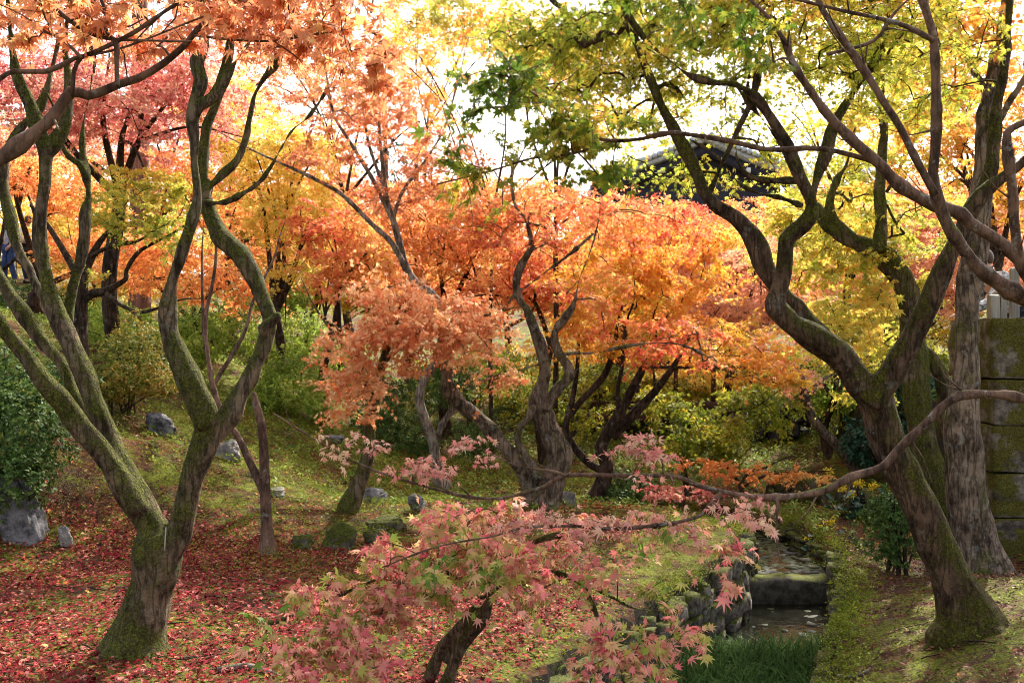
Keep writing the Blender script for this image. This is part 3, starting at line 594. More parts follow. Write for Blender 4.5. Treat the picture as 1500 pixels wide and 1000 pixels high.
maple('low_maple', 'low spreading maple with split leaning stump under a cloud of pink and green star leaves', 'tree', D, BARK_L,
      [E(745, 800, 4.8, 140, 45, .45, 1.2), E(620, 845, 4.7, 130, 50, .45, 1.3), E(870, 775, 4.7, 140, 22, .4, .75), E(500, 895, 4.5, 100, 36, .35, 1.2), E(800, 870, 4.5, 70, 30, .3, .5), E(490, 965, 4.2, 90, 40, .3, 1.2), E(700, 765, 4.8, 100, 30, .35, 1.2), E(960, 950, 3.95, 100, 42, .3, 1.5), E(1030, 850, 4.3, 60, 22, .2, .4), E(1030, 775, 4.5, 60, 12, .25, .5), E(790, 850, 4.6, 90, 30, .3, .7), E(590, 900, 4.5, 70, 40, .3, .8), E(900, 990, 3.8, 80, 28, .25, 1.4), E(430, 900, 4.5, 60, 18, .25, .9), E(540, 930, 4.3, 80, 35, .3, 1.0), E(690, 845, 4.35, 110, 38, .25, 1.2), E(740, 880, 4.3, 70, 22, .2, .8), E(850, 830, 4.4, 90, 26, .25, .5), E(640, 800, 4.6, 110, 35, .35, .8), E(560, 860, 4.5, 90, 35, .3, .8), E(450, 960, 4.2, 90, 30, .3, .8), E(470, 900, 4.4, 110, 22, .3, .6), E(930, 800, 4.6, 110, 30, .35, .4), E(970, 850, 4.4, 80, 30, .3, .35), E(1080, 815, 4.4, 35, 20, .2, .4)],
      LM['pinkgreen'], STAR7, .037, .19, 20, 2, voxel=.01, flare=.12, skip=1, seed=51, ck=1.9, tilt=.5, droop=.35, rmin=.0014)

# ------------------------------------------------------------------ middle distance
C1 = [setbase(limb([(790, 748, 52), (806, 700, 40), (818, 672, 40), (814, 652, 38), (800, 622, 32), (788, 592, 32), (790, 570, 22), (796, 548, 17), (792, 512, 16), (779, 477, 16), (768, 452, 14), (757, 432, 13), (755, 408, 12), (766, 384, 12), (777, 364, 12), (775, 340, 9), (768, 318, 8), (755, 304, 7), (749, 268, 6), (753, 228, 5)], 10.4, 10.4)),
      setbase(limb([(786, 748, 36), (775, 712, 26), (758, 678, 24), (730, 643, 23), (702, 613, 22), (674, 589, 21), (657, 568, 19), (653, 526, 15), (648, 484, 13), (640, 440, 9)], 10.4, 10.0)),
      limb([(800, 600, 14), (806, 582, 14), (830, 556, 13), (833, 540, 13), (817, 515, 12), (812, 487, 11), (828, 464, 11), (842, 442, 9), (848, 410, 6), (862, 375, 4), (875, 330, 3), (880, 290, 2)], 10.3, 10.0),
      limb([(790, 700, 14), (772, 670, 13), (761, 652, 13), (760, 631, 12), (774, 610, 12), (782, 594, 12)], 10.2),
      limb([(660, 580, 5), (690, 565, 5), (720, 553, 6), (758, 543, 6), (789, 533, 6), (828, 519, 6), (870, 517, 6), (905, 510, 6), (950, 503, 5), (1000, 506, 4), (1050, 530, 3)], 10.0, 10.3),
      limb([(757, 425, 6), (740, 450, 5), (700, 500, 5), (680, 530, 4)], 10.4, 10.0),
      limb([(756, 432, 6), (790, 405, 5), (830, 375, 5), (860, 350, 3)], 10.4, 10.2),
      limb([(772, 372, 6), (800, 355, 5), (815, 335, 4)], 10.4)]
maple('maple_tree', 'gnarled grey maple with knotted trunk and several twisting stems in the middle of the garden', 'tree', C1, BARK_G,
      [E(790, 320, 10.8, 110, 60, .9, 1.3), E(880, 315, 11, 80, 40, .7, .9), E(860, 440, 10.8, 80, 50, .7, .9), E(980, 500, 11, 120, 40, .7, 1.0), E(950, 330, 11.2, 100, 40, .7, 1.1), E(690, 330, 10.8, 80, 60, .7, 1.0)],
      LM['redorange'], STAR5, .034, .28, 60, 0, voxel=.016, flare=.18, skip=1, spurs=2, seed=61, ck=1.6)
T7 = [setbase(limb([(508, 742, 28), (526, 706, 21), (540, 662, 18), (543, 610, 16), (556, 560, 14), (565, 519, 12), (580, 480, 9), (600, 450, 7)], 9.8, 9.6)),
      limb([(548, 590, 9), (530, 545, 7), (510, 510, 5), (490, 490, 4)], 9.7, 9.5), limb([(562, 530, 8), (610, 490, 6), (670, 465, 5), (720, 460, 3)], 9.7, 9.5)]
maple('weeping_maple', 'drooping maple with a dome of salmon-orange leaves on a dark leaning trunk', 'tree', T7, BARK_L,
      [E(640, 475, 9.4, 110, 45, .7, 2.6), E(545, 510, 9.4, 80, 55, .6, 2.2), E(520, 570, 9.4, 55, 40, .5, 1.7), E(690, 510, 9.4, 70, 35, .5, 1.6), E(600, 440, 9.6, 100, 30, .6, 1.6), E(720, 555, 9.5, 45, 25, .35, .8), E(520, 605, 9.4, 40, 18, .35, 1.0)],
      LM['dome'], STAR5, .033, .28, 55, 0, skip=.6, seed=65, ck=1.7, droop=.6, tilt=.32)
T8 = [setbase(limb([(650, 718, 22), (638, 672, 16), (634, 645, 15), (621, 610, 14), (614, 582, 14), (622, 556, 13), (640, 528, 12), (664, 494, 11), (650, 460, 14), (632, 431, 14), (607, 412, 13), (592, 386, 12), (584, 351, 10), (576, 322, 9), (567, 293, 8), (560, 235, 6), (556, 180, 4), (562, 130, 3)], 12.0, 11.4)),
      limb([(639, 648, 11), (648, 622, 9), (662, 600, 8), (668, 570, 5)], 12),
      limb([(590, 384, 9), (572, 354, 8), (544, 328, 7), (500, 285, 6), (460, 262, 5), (420, 243, 4)], 11.5, 11.0),
      limb([(578, 330, 7), (571, 315, 6), (549, 268, 6), (516, 213, 5), (490, 170, 4), (480, 120, 3)], 11.4, 11.2),
      limb([(576, 320, 6), (590, 280, 5), (620, 240, 4), (650, 190, 3), (668, 130, 3)], 11.4),
      limb([(572, 310, 6), (560, 270, 5), (540, 210, 4), (530, 150, 3)], 11.4)]
maple('maple_tree', 'slim pale-stemmed maple rising above the orange dome, its thin upper branches half bare', 'tree', T8, BARK_P,
      [E(560, 190, 11.2, 90, 70, .8, .75), E(500, 150, 11.2, 60, 60, .6, .7), E(470, 230, 11.2, 55, 50, .6, .6), E(640, 240, 11.2, 70, 55, .6, .8), E(580, 290, 11.6, 90, 30, .6, .9), E(470, -110, 10.5, 280, 100, 1.6, .4), E(330, -40, 10.5, 120, 60, 1.2, .5)],  # overhead lobes out of view are added to keep sun off the litter
      LM['salmon'], STAR5, .034, .26, 45, 0, skip=.75, spurs=4, seed=69, ck=2.3)
T12 = [setbase(limb([(393, 806, 22), (391, 770, 16), (388, 718, 15), (385, 640, 13), (379, 605, 12), (374, 588, 11), (372, 575, 6)], 8.3)),
       limb([(387, 722, 12), (380, 705, 12), (364, 672, 10), (349, 640, 9), (325, 604, 8), (312, 565, 8), (306, 532, 6), (301, 470, 6), (313, 405, 5), (316, 352, 4), (308, 300, 3)], 8.3, 8.6),
       limb([(312, 568, 6), (322, 548, 7), (340, 520, 6), (360, 482, 5), (371, 440, 4), (400, 380, 3)], 8.5, 8.8),
       limb([(312, 550, 5), (300, 500, 5), (297, 440, 4), (296, 380, 3)], 8.5, 8.7)]
maple('maple_sapling', 'thin bare brown sapling with broken top, seen through the V of the big maple', 'tree', T12, BARK_B,
      [E(330, 330, 9.3, 60, 50, .4, .3)], LM['yellow'], STAR5, .032, .25, 40, 0, skip=1, seed=73, ck=1.5)
T9 = [setbase(limb([(872, 748, 26), (881, 713, 21), (888, 680, 18), (880, 655, 16), (901, 617, 16), (914, 594, 14), (936, 554, 12), (952, 526, 9), (985, 495, 6)], 12.2, 12.0)),
      limb([(897, 640, 14), (915, 622, 15), (935, 600, 14), (958, 575, 12), (978, 548, 10), (990, 530, 8), (1010, 490, 5)], 12.2, 12.0),
      limb([(884, 690, 13), (860, 675, 12), (831, 640, 12), (830, 615, 10), (838, 585, 9), (845, 540, 7), (848, 490, 5)], 12.2, 12.4),
      limb([(834, 610, 9), (849, 589, 9), (880, 556, 9), (893, 530, 8), (901, 500, 7), (905, 470, 4)], 12.3),
      limb([(905, 610, 7), (905, 570, 6), (912, 530, 6), (915, 480, 4)], 12.2)]
maple('maple_tree', 'dark many-stemmed maple right of the gnarled one, under flat tiers of gold and orange leaves', 'tree', T9, BARK_D,
      [E(930, 420, 12.4, 150, 60, 1.2, 2.0), E(1020, 500, 12.2, 140, 40, 1.1, 1.9), E(880, 490, 12.4, 110, 35, .9, 1.4), E(1090, 530, 12.2, 90, 30, .8, 1.6), E(960, 360, 12.8, 140, 50, 1.1, 2.0), E(1000, 450, 12.6, 110, 40, 1.1, 1.7), E(1130, 560, 12.2, 70, 20, .6, 1.2)],
      LM['goldorange'], STAR5, .036, .32, 70, 0, skip=.7, seed=77, ck=1.4, tilt=.45)
T11 = [setbase(limb([(114, 520, 26), (116, 470, 22), (117, 420, 21), (124, 394, 18), (136, 372, 13), (150, 350, 9), (175, 325, 6)], 12.0)),
       limb([(120, 440, 13), (136, 430, 13), (152, 427, 11), (170, 418, 9), (184, 408, 8), (185, 396, 7), (198, 374, 7), (216, 360, 6), (250, 343, 4), (270, 330, 3)], 12.0, 11.6),
       limb([(156, 430, 7), (170, 442, 6), (188, 452, 5), (208, 457, 5), (232, 451, 4)], 11.8, 11.5),
       limb([(134, 376, 8), (150, 366, 7), (175, 358, 7), (202, 353, 5), (230, 335, 3)], 11.9, 11.5),
       limb([(112, 400, 12), (95, 370, 9), (70, 330, 7), (45, 300, 5)], 12, 12.3)]
maple('maple_tree', 'spreading brown maple on the left slope with a yellow-green crown above a bent limb', 'tree', T11, BARK_D,
      [E(205, 300, 11.6, 80, 50, .7, 1.9), E(250, 340, 11.4, 60, 30, .5, 1.5), E(160, 335, 11.6, 50, 25, .5, 1.2), E(215, 265, 11.8, 60, 25, .6, 1.5), E(150, 400, 11.9, 20, 20, .3, 1.0)],
      LM['ygreen'], STAR5, .034, .26, 60, 0, skip=.7, seed=79, ck=1.3)
LT = [setbase(limb([(1262, 700, 17), (1246, 678, 16), (1225, 652, 15), (1205, 632, 14), (1190, 612, 13), (1182, 590, 13), (1176, 570, 13), (1170, 540, 9), (1150, 510, 6)], 13)), 
      limb([(1180, 585, 8), (1200, 560, 6), (1225, 545, 4)], 13)]
maple('maple_tree', 'grey leaning trunk crossing the dark gap above the upper stone wall', 'tree', LT, BARK_G,
      [E(1170, 555, 12.9, 50, 14, .5, 1.4), E(1120, 520, 13, 70, 25, .7, 1.4)], LM['palepink'], STAR5, .036, .3, 50, 0, skip=.6, seed=83, ck=1.4)
GU = [setbase(limb([(1010, 745, 12), (1003, 700, 9), (995, 650, 8), (976, 620, 7), (985, 590, 5)], 13.4)), limb([(978, 625, 6), (964, 595, 5), (960, 570, 4)], 13.4), limb([(995, 650, 6), (1030, 620, 5), (1080, 600, 4)], 13.4, 13)]
maple('maple_tree', 'small shaded maple with dark green and ochre leaves in front of the timber bridge', 'tree', GU, BARK_D,
      [E(1050, 620, 13, 100, 32, 1, 2.2), E(1000, 660, 13, 90, 30, .9, 2.0), E(1110, 590, 13.2, 70, 30, .7, 1.8), E(960, 600, 13.4, 70, 35, .7, 1.0), E(1060, 660, 13, 50, 22, .5, 1.6), E(850, 610, 13, 70, 30, .6, 1.3)],
      LM['darkgreen'], STAR5, .036, .3, 60, 0, skip=.5, seed=87, ck=1.6, tilt=.45)
OS = [setbase(limb([(1095, 745, 8), (1085, 715, 6), (1075, 695, 5), (1065, 685, 4)], 11.9)), limb([(1083, 710, 4), (1100, 690, 4), (1120, 685, 3)], 11.9), limb([(1085, 716, 4), (1110, 700, 4), (1150, 692, 3), (1200, 690, 2)], 11.9, 11.5)]
maple('maple_sapling', 'little orange-leaved maple sapling leaning out over the top of the weir', 'tree', OS, BARK_D,
      [E(1075, 690, 11.8, 50, 16, .4, 1.8), E(1120, 697, 11.7, 40, 12, .3, 1.6), E(1185, 697, 11.5, 45, 9, .3, 1.8), E(1030, 685, 11.9, 35, 14, .3, 1.2)],
      LM['orange'], STAR5, .034, .2, 40, 0, skip=.4, seed=89, ck=1.3)
RS = [setbase(limb([(995, 765, 8), (1000, 740, 6), (1005, 715, 4)], 11.6)), limb([(999, 742, 4), (975, 725, 3), (960, 720, 2)], 11.6)]
maple('red_shrub_maple', 'little dark crimson maple beside the green shrub above the left stream wall', 'tree', RS, BARK_D,
      [E(985, 728, 11.6, 50, 22, .5, 1.6), E(1040, 722, 11.7, 40, 16, .4, 1.2)], LM['crimson'], STAR5, .028, .2, 40, 0, skip=.3, seed=91, ck=1.3)

# ------------------------------------------------------------------ trees farther back
def sightline(c):                                               # the gap over the path where the visitors stand
    px = 750 + c[:, 0] / c[:, 1] * F; py = 500 - (c[:, 2] - H) / c[:, 1] * F
    return (px < 62) & (py > 285) & (py < 440) & (c[:, 1] < 24.3)
def back_tree(label, px, d, lobes, leafm, bark, w=18, size=.034, R=.36, per=80, leaf=STAR5, lean=0, group=None, name='maple_tree', seed=1, tilt=.42, ck=1.6):
    b = onground(px, d, -.03); cs = [L['c'] for L in lobes]; m = np.mean(cs, 0); r0 = w / 2 / F * d
    low = min(L['c'][2] - L['r'][2] for L in lobes); fork = np.array([b[0] + (m[0] - b[0]) * .35, d + (m[1] - d) * .3, b[2] + max(.5, (low - b[2]) * .85)])
    mid = (b + fork) / 2 + rng.normal(0, .12, 3) * [1, 1, 0]
    ls = [np.array([[*b, r0], [*mid, r0 * .85], [*fork, r0 * .72]])]
    for c in cs:
        q = fork + (c - fork) * .55 + np.array([0, 0, .1]) + rng.normal(0, .15, 3)
        ls.append(np.array([[*fork, r0 * .5], [*q, r0 * .32], [*c, r0 * .12]]))
        for k in range(2):
            e = c + rng.normal(0, .4, 3) * [L['r'][0] for L in lobes][0]; ls.append(np.array([[*q, r0 * .25], [*((q + e) / 2 + [0, 0, .15]), r0 * .16], [*e, r0 * .07]]))
    return maple(name, label, 'tree', ls, bark, lobes, leafm, leaf, size, R, per, 0, group, skip=.9, seed=seed, tilt=tilt, rmin=.0026, sides=8, ck=ck, clear=sightline)
back_tree('tall crimson maple filling the upper left behind the forked maple', 175, 13, [E(190, 170, 12.5, 170, 70, 1.5, 2.0), E(70, 150, 12.5, 110, 70, 1.2, 1.8), E(270, 120, 12.5, 110, 60, 1.2, 1.5), E(160, 85, 12.5, 160, 50, 1.2, 1.5)], LM['crimson'], BARK_D, 24, seed=101)
back_tree('bright orange maple at the far left below the crimson one', 60, 17, [E(60, 300, 16.5, 110, 70, 1.5, 2.2), E(20, 250, 16.5, 90, 50, 1.4, 2.0), E(110, 370, 16.5, 90, 40, 1.2, 1.8)], LM['orange'], BARK_D, 20, seed=102)
back_tree('orange maple behind the cedar stem, its low tiers seen through the V', 285, 17, [E(250, 390, 16.5, 100, 55, 1.5, 2.0), E(330, 420, 16, 80, 45, 1.3, 2.0), E(190, 375, 17, 80, 40, 1.2, 1.6), E(390, 330, 17, 90, 60, 1.4, 1.6)], LM['orange'], BARK_D, 16, seed=103)
back_tree('golden maple glowing between the V limbs and the pale-stemmed tree', 400, 15, [E(380, 240, 15, 100, 80, 1.5, 1.8), E(440, 320, 15, 80, 70, 1.3, 1.8), E(340, 180, 15.5, 80, 70, 1.3, 1.3), E(460, 230, 15, 60, 60, 1.1, 1.5), E(430, 410, 14.8, 60, 30, .9, 1.3)], LM['yellow'], BARK_D, 18, seed=104)
back_tree('red-orange maple just left of the drooping dome', 478, 14, [E(480, 350, 14, 65, 60, 1.0, 2.0), E(540, 380, 14, 60, 40, .9, 1.8), E(500, 420, 13.8, 50, 35, .8, 1.6)], LM['redorange'], BARK_D, 14, seed=105)
back_tree('deep orange maple behind the pale stems, its top against the sky', 655, 16, [E(640, 320, 16, 110, 60, 1.6, 1.9), E(720, 300, 16, 100, 45, 1.4, 1.8), E(580, 380, 16, 110, 50, 1.4, 1.8), E(690, 380, 15.8, 110, 50, 1.4, 2.0)], LM['orange'], BARK_D, 17, seed=106)
back_tree('red maple in front of the temple hall', 905, 18, [E(930, 335, 18, 110, 40, 1.7, 2.3), E(1020, 328, 18, 85, 35, 1.4, 2.0), E(850, 315, 18, 100, 40, 1.6, 2.0), E(960, 370, 17.6, 130, 50, 1.6, 2.0)], LM['redorange'], BARK_D, 18, seed=107)
back_tree('orange maple crowded behind the twisting stems', 800, 15, [E(820, 380, 15, 120, 60, 1.5, 2.2), E(760, 430, 15, 90, 45, 1.2, 1.7), E(880, 410, 15, 90, 50, 1.3, 1.8)], LM['redorange'], BARK_D, 18, seed=108)
back_tree('pink and orange maple under the right bank canopy', 1060, 17, [E(1080, 400, 17, 110, 50, 1.5, 2.2), E(1050, 470, 16.5, 90, 40, 1.2, 1.8), E(1150, 460, 16.5, 80, 40, 1.2, 1.8), E(1120, 370, 17.5, 80, 40, 1.2, 1.7)], LM['palepink'], BARK_D, 17, seed=109)
back_tree('salmon pink maple beyond the curving mossy trunk', 1330, 19, [E(1330, 350, 19, 130, 70, 2, 2.2), E(1420, 330, 19, 100, 90, 1.7, 2.0), E(1260, 420, 18.5, 100, 50, 1.6, 1.8), E(1380, 430, 18.5, 100, 50, 1.6, 2.0)], LM['palepink'], BARK_D, 18, seed=110)
back_tree('golden orange maple high behind the lichen-flecked trunk', 1480, 15, [E(1450, 150, 15, 130, 90, 1.6, 1.4), E(1490, 280, 15, 80, 80, 1.3, 1.6), E(1380, 230, 15, 90, 60, 1.3, 1.2), E(1400, 90, 15, 90, 60, 1.3, .8)], LM['goldorange'], BARK_D, 20, seed=111)
back_tree('yellow-green maple low behind the right fork, over the shaded slope', 1215, 14.5, [E(1220, 480, 14.5, 80, 45, 1.1, 1.9), E(1290, 470, 14.5, 70, 55, 1.1, 1.8), E(1180, 540, 14.2, 60, 25, .9, 1.2), E(1260, 370, 14.5, 90, 50, 1.1, 1.7)], LM['ygreen'], BARK_D, 15, seed=112)
back_tree('green-leaved maple in the shade over the bridge end', 1290, 16.5, [E(1240, 570, 16.5, 70, 30, 1.1, 1.9), E(1170, 590, 16.8, 60, 25, .9, 1.4), E(1330, 540, 17, 80, 45, 1.3, 1.8)], LM['darkgreen'], BARK_D, 14, seed=113)
back_tree('yellow maple low behind the many-stemmed tree', 1000, 20, [E(1010, 560, 19.5, 100, 35, 1.6, 1.8), E(930, 550, 20, 80, 40, 1.4, 1.6), E(850, 540, 20, 80, 50, 1.3, 1.5), E(780, 550, 20, 80, 55, 1.3, 1.5)], LM['yellow'], BARK_D, 14, seed=114)
back_tree('slender green and gold tree whose thin crown reaches the top of the view', 600, 19, [E(640, 60, 19, 60, 60, 1.0, .7), E(700, 30, 19, 70, 50, 1.1, .9), E(610, 20, 19, 50, 40, .9, .9), E(740, 60, 19, 50, 50, .9, .5)], LM['ygreen'], BARK_D, 6, seed=115, ck=2.6)
back_tree('orange-yellow maple showing in the sky gap behind the green sprays', 810, 13, [E(800, 130, 12.5, 80, 50, 1, .7), E(860, 180, 12.5, 70, 40, .9, .6), E(780, 60, 12.5, 70, 50, .9, .6), E(850, 60, 12.5, 70, 50, .9, .7)], LM['goldorange'], BARK_D, 9, seed=116, ck=2.2)
back_tree('far golden maple low at the left edge behind the visitors', -20, 27, [E(40, 350, 27, 120, 60, 2.5, 1.8), E(150, 340, 27, 110, 60, 2.5, 1.6)], LM['yellow'], BARK_D, 14, seed=117, size=.05)
back_tree('far red maple behind the golden one', 520, 26, [E(470, 290, 26, 110, 60, 2.6, 1.8), E(560, 330, 26, 120, 60, 2.6, 1.8), E(380, 350, 26, 120, 70, 2.6, 1.6)], LM['redorange'], BARK_D, 14, seed=118, size=.05)
back_tree('far orange maple filling the right background', 1180, 27, [E(1150, 330, 27, 120, 50, 2.5, 1.6), E(1280, 310, 27, 130, 60, 2.5, 1.6), E(1430, 300, 27, 130, 70, 2.5, 1.6)], LM['orange'], BARK_D, 14, seed=119, size=.05)
back_tree('far crimson maple at the top left against the pale sky', 250, 24, [E(230, 210, 24, 170, 80, 3, 1.3), E(60, 200, 24, 150, 90, 3, 1.3), E(350, 130, 24, 120, 70, 2.6, 1.1)], LM['palepink'], BARK_D, 16, seed=120, size=.05)
for k, (px, py, d, pal, lab) in enumerate([
    (-10, 330, 21, 'orange', 'orange maple at the very left edge, cut off by the frame'),
    (150, 400, 21, 'yellow', 'golden maple low behind the bent brown limb'),
    (330, 300, 21, 'orange', 'orange maple standing behind the V of the forked trunk'),
    (450, 400, 21, 'ygreen', 'yellow-green maple low behind the red-orange one'),
    (600, 430, 21, 'redorange', 'red-orange maple low behind the pale stems'),
    (740, 390, 21, 'orange', 'orange maple deep behind the gnarled grey stems'),
    (900, 450, 22, 'goldorange', 'gold-orange maple deep behind the many-stemmed one'),
    (1040, 410, 21, 'redorange', 'red maple left of the dark leaning limbs, below the temple'),
    (1200, 430, 22, 'orange', 'orange maple seen in the fork window of the leaning maple'),
    (1330, 470, 22, 'ygreen', 'yellow-green maple behind the curving mossy trunk'),
    (1460, 400, 22, 'palepink', 'salmon maple behind the fence on the pier')]):
    back_tree(lab, px, d, [E(px, py, d, 115, 50, 1.8, 1.9), E(px - 50, py - 45, d, 80, 40, 1.4, 1.6), E(px + 55, py + 30, d, 80, 40, 1.4, 1.6), E(px + 20, py - 70, d, 70, 30, 1.2, 1.3)], LM[pal], BARK_D, 13, seed=150 + k, size=.042)
for k, (px, py, d, pal, lab) in enumerate([
    (690, 560, 17, 'darkgreen', 'dark green maple in the shade left of the gnarled trunk'),
    (830, 570, 17.5, 'darkgreen', 'shaded green maple low behind the knotted trunk'),
    (960, 590, 19, 'darkgreen', 'dim green maple behind the moss-topped dark stem'),
    (1100, 560, 20, 'ygreen', 'yellow-green maple above the timber bridge')]):
    back_tree(lab, px, d, [E(px, py, d, 90, 40, 1.3, 1.7), E(px - 50, py + 25, d, 60, 30, 1, 1.4), E(px + 50, py - 20, d, 70, 30, 1, 1.4)], LM[pal], BARK_D, 11, seed=170 + k)
back_tree('tall yellow-green maple behind the right fork, roofing the stream', 1240, 14.5, [E(1250, 270, 15, 120, 55, 1.6, 1.3), E(1180, 200, 15, 70, 40, 1.4, .8), E(1330, 190, 16, 130, 70, 1.8, 1.0), E(1260, 110, 16, 150, 60, 1.8, .8)], LM['canopy'], BARK_D, 14, seed=190)
back_tree('thin orange and green maple crown high in the centre sky gap', 720, 15, [E(720, 70, 14, 110, 60, 1.3, .5), E(650, 130, 14.5, 70, 60, 1.2, .45), E(830, 100, 14, 90, 60, 1.2, .5), E(600, 60, 14, 70, 70, 1.2, .55), E(910, 175, 14, 90, 55, 1.2, .55), E(640, 190, 14, 60, 50, 1, .5)], LM['goldorange'], BARK_D, 7, seed=191)
back_tree('salmon-orange maple tall behind the pale stems, lacing the bright sky', 500, 18, [E(470, 160, 17.5, 100, 80, 1.5, .8), E(560, 110, 17.5, 90, 70, 1.4, .6), E(420, 90, 18, 90, 60, 1.4, .7), E(610, 180, 17.5, 70, 60, 1.3, .5)], LM['dome'], BARK_D, 10, seed=195)
def cedar(label, px, d, top_py, w, foliage=True, seed=1, crown_from=None):
    b = onground(px, d, -.05); t = P(px, top_py, d); r0 = w / 2 / F * d
    lb = [np.array([[*b, r0], [b[0], d, (b[2] + t[2]) / 2, r0 * .7], [t[0], d, t[2], .03]])]
    lobes = []
    if foliage:
        z0 = crown_from if crown_from else b[2] + .35 * (t[2] - b[2])
        for k, f in enumerate(np.linspace(0, 1, 9)):
            rr = (1 - f) * 1.6 + .25; lobes.append(dict(c=np.array([b[0] + rng.normal(0, .25), d + rng.normal(0, .3), z0 + f * (t[2] - z0)]), r=np.array([rr, rr, .45]), cov=1.3))
    return maple('cedar_tree', label, 'tree', lb, plain_mat('cedar_bark', (.07, .03, .02), (.22, .11, .075), 14, .9, (1, 1, .08), .8), lobes, LM['conifer'], DIAM, .1, .5, 60, 0, skip=.4, seed=seed, rmin=.006, sides=12, droop=.5)
cedar('reddish cedar trunk rising on the slope behind the azaleas', 205, 20, -700, 30, True, 131, 11.0)
cedar('blue-green conifer standing far off behind the pale-stemmed maple', 565, 40, 120, 14, True, 132)
cedar('taller blue-green conifer left of the sky gap', 610, 46, 165, 14, True, 133)

# ------------------------------------------------------------------ stone walls, weir, water, stream bed
def sphere_cube(n=3):
    lin = np.linspace(-1, 1, n + 1); V = []; idx = {}; Fs = []
    def vid(p):
        k = tuple(np.round(p, 4)); 
        if k not in idx: idx[k] = len(V); V.append(p)
        return idx[k]
    for ax in range(3):
        for s in (-1, 1):
            for i in range(n):
                for j in range(n):
                    q = []
                    for (u, v) in ((lin[i], lin[j]), (lin[i + 1], lin[j]), (lin[i + 1], lin[j + 1]), (lin[i], lin[j + 1])):
                        p = [0, 0, 0]; p[ax] = s; p[(ax + 1) % 3] = u; p[(ax + 2) % 3] = v; q.append(vid(tuple(p)))
                    Fs.append(q if s > 0 else q[::-1])
    return np.array(V, float), Fs
SC3, SC3F = sphere_cube(4); SC8, SC8F = sphere_cube(22)
def rounded(V, k): 
    return V * (1 - k) + norm(V) * k * 1.25
def stone(g, c, size, rz, seed, rnd=.24, amp=.2):
    v = rounded(SC3, rnd) * .92; nz = sines(seed, 8, .4, 1.6); v = v * (1 + amp * nz(v + seed * .37))[:, None]
    v = v * np.array(size) / 2
    a = rng.normal(0, .1, 3); cx, sx = math.cos(a[0]), math.sin(a[0]); v = v @ np.array([[1, 0, 0], [0, cx, -sx], [0, sx, cx]])
    cz, sz = math.cos(rz), math.sin(rz); v = v @ np.array([[cz, sz, 0], [-sz, cz, 0], [0, 0, 1]])
    g.faces(v + np.asarray(c), SC3F)
M_WALL = rock_mat('mossy_field_stone', (.035, .03, .023), (.2, .17, .135), .6, 2.2, island=True, mosscol=(.055, .06, .01))
M_WALL2 = rock_mat('dark_field_stone', (.03, .026, .02), (.15, .13, .1), .72, 2.2, island=True, mosscol=(.055, .06, .01))
def wall(name, label, poly, zb, zt, mat, seed, rows=4, thick=.12, ln=.13, side=0):
    """courses of irregular stones along a plan polyline; zb, zt functions of (x, y)"""
    g = Geo(); poly = np.array(poly, float); s = np.concatenate([[0], np.cumsum(np.linalg.norm(np.diff(poly, axis=0), axis=1))])
    for r in range(rows):
        u = rng.uniform(0, ln)
        while u < s[-1]:
            w = ln * rng.uniform(.5, 1.7); m = u + w / 2
            x, y = np.interp(m, s, poly[:, 0]), np.interp(m, s, poly[:, 1]); i = min(len(poly) - 2, int(np.searchsorted(s, m) - 1)); e = poly[i + 1] - poly[i]
            b, t = zb(x, y), zt(x, y); hh = (t - b) / rows
            h = hh * rng.uniform(.85, 1.5); seed += 1
            nn = np.array([e[1], -e[0]]) / np.linalg.norm(e) * side * .045
            stone(g, (x + nn[0] + rng.normal(0, .015), y + nn[1] + rng.normal(0, .015), b + hh * (r + .5) + rng.normal(0, .02)), (w * 1.12, thick * rng.uniform(.9, 1.3), h), math.atan2(e[1], e[0]), seed)
            u += w
    o = g.obj(name, mat); tag(o, label, 'stone wall'); return o
zb_ = lambda x, y: float(bed(np.array([y]))[0]) - .06
wall('stone_wall', 'mossy dry-stone wall along the left bank of the stream', CH_L[1:9] + [-.0, 0], zb_, lambda x, y: g1(x, y) - .08, M_WALL, 1000, side=1)
wall('stone_wall', 'mossy dry-stone wall curving along the right bank of the stream', CH_R[1:10], zb_, lambda x, y: g1(x, y) - .12, M_WALL2, 2000, side=-1)
uw = [P(1120, 745, 13.4)[:2], P(1160, 745, 12.9)[:2], P(1200, 748, 12.3)[:2], P(1240, 760, 11.8)[:2], P(1268, 772, 11.1)[:2], P(1285, 790, 10.6)[:2]]
wall('terrace_wall', 'low upper terrace wall of rough stones under the dark green slope', uw, lambda x, y: g1(x, y) - .1, lambda x, y: g1(x, y) + .24, M_WALL2, 3000, rows=2, ln=.17)
# concrete weir
M_CONC = rock_mat('wet_concrete', (.03, .027, .022), (.1, .09, .07), .35, 1.5)
g = Geo()
wx0, wx1 = 2.0, 3.12; nn = 24
for i in range(nn):
    x = wx0 + (wx1 - wx0) * (i + .5) / nn; zt = -.385 + .012 * math.sin(i * 1.3) + rng.normal(0, .004)
xx = np.linspace(wx0, wx1, nn + 1); prof = [(-.0, -.75), (-.0, -.40), (.015, -.375), (.05, -.365), (.24, -.365), (.26, -.75)]
V = np.array([[x, WEIR_Y - .1 + a + .012 * math.sin(x * 9) + rng.normal(0, .003), z + .008 * math.sin(x * 13) + rng.normal(0, .003)] for x in xx for a, z in prof]); k = len(prof)
g.faces(V, [(i * k + j, i * k + (j + 1) % k, (i + 1) * k + (j + 1) % k, (i + 1) * k + j) for i in range(nn) for j in range(k)] + [tuple(range(k))[::-1], tuple(nn * k + j for j in range(k))])
tag(g.obj('weir', M_CONC, smooth=False), 'low dark concrete weir stepping down across the stream between the stone walls', 'weir')
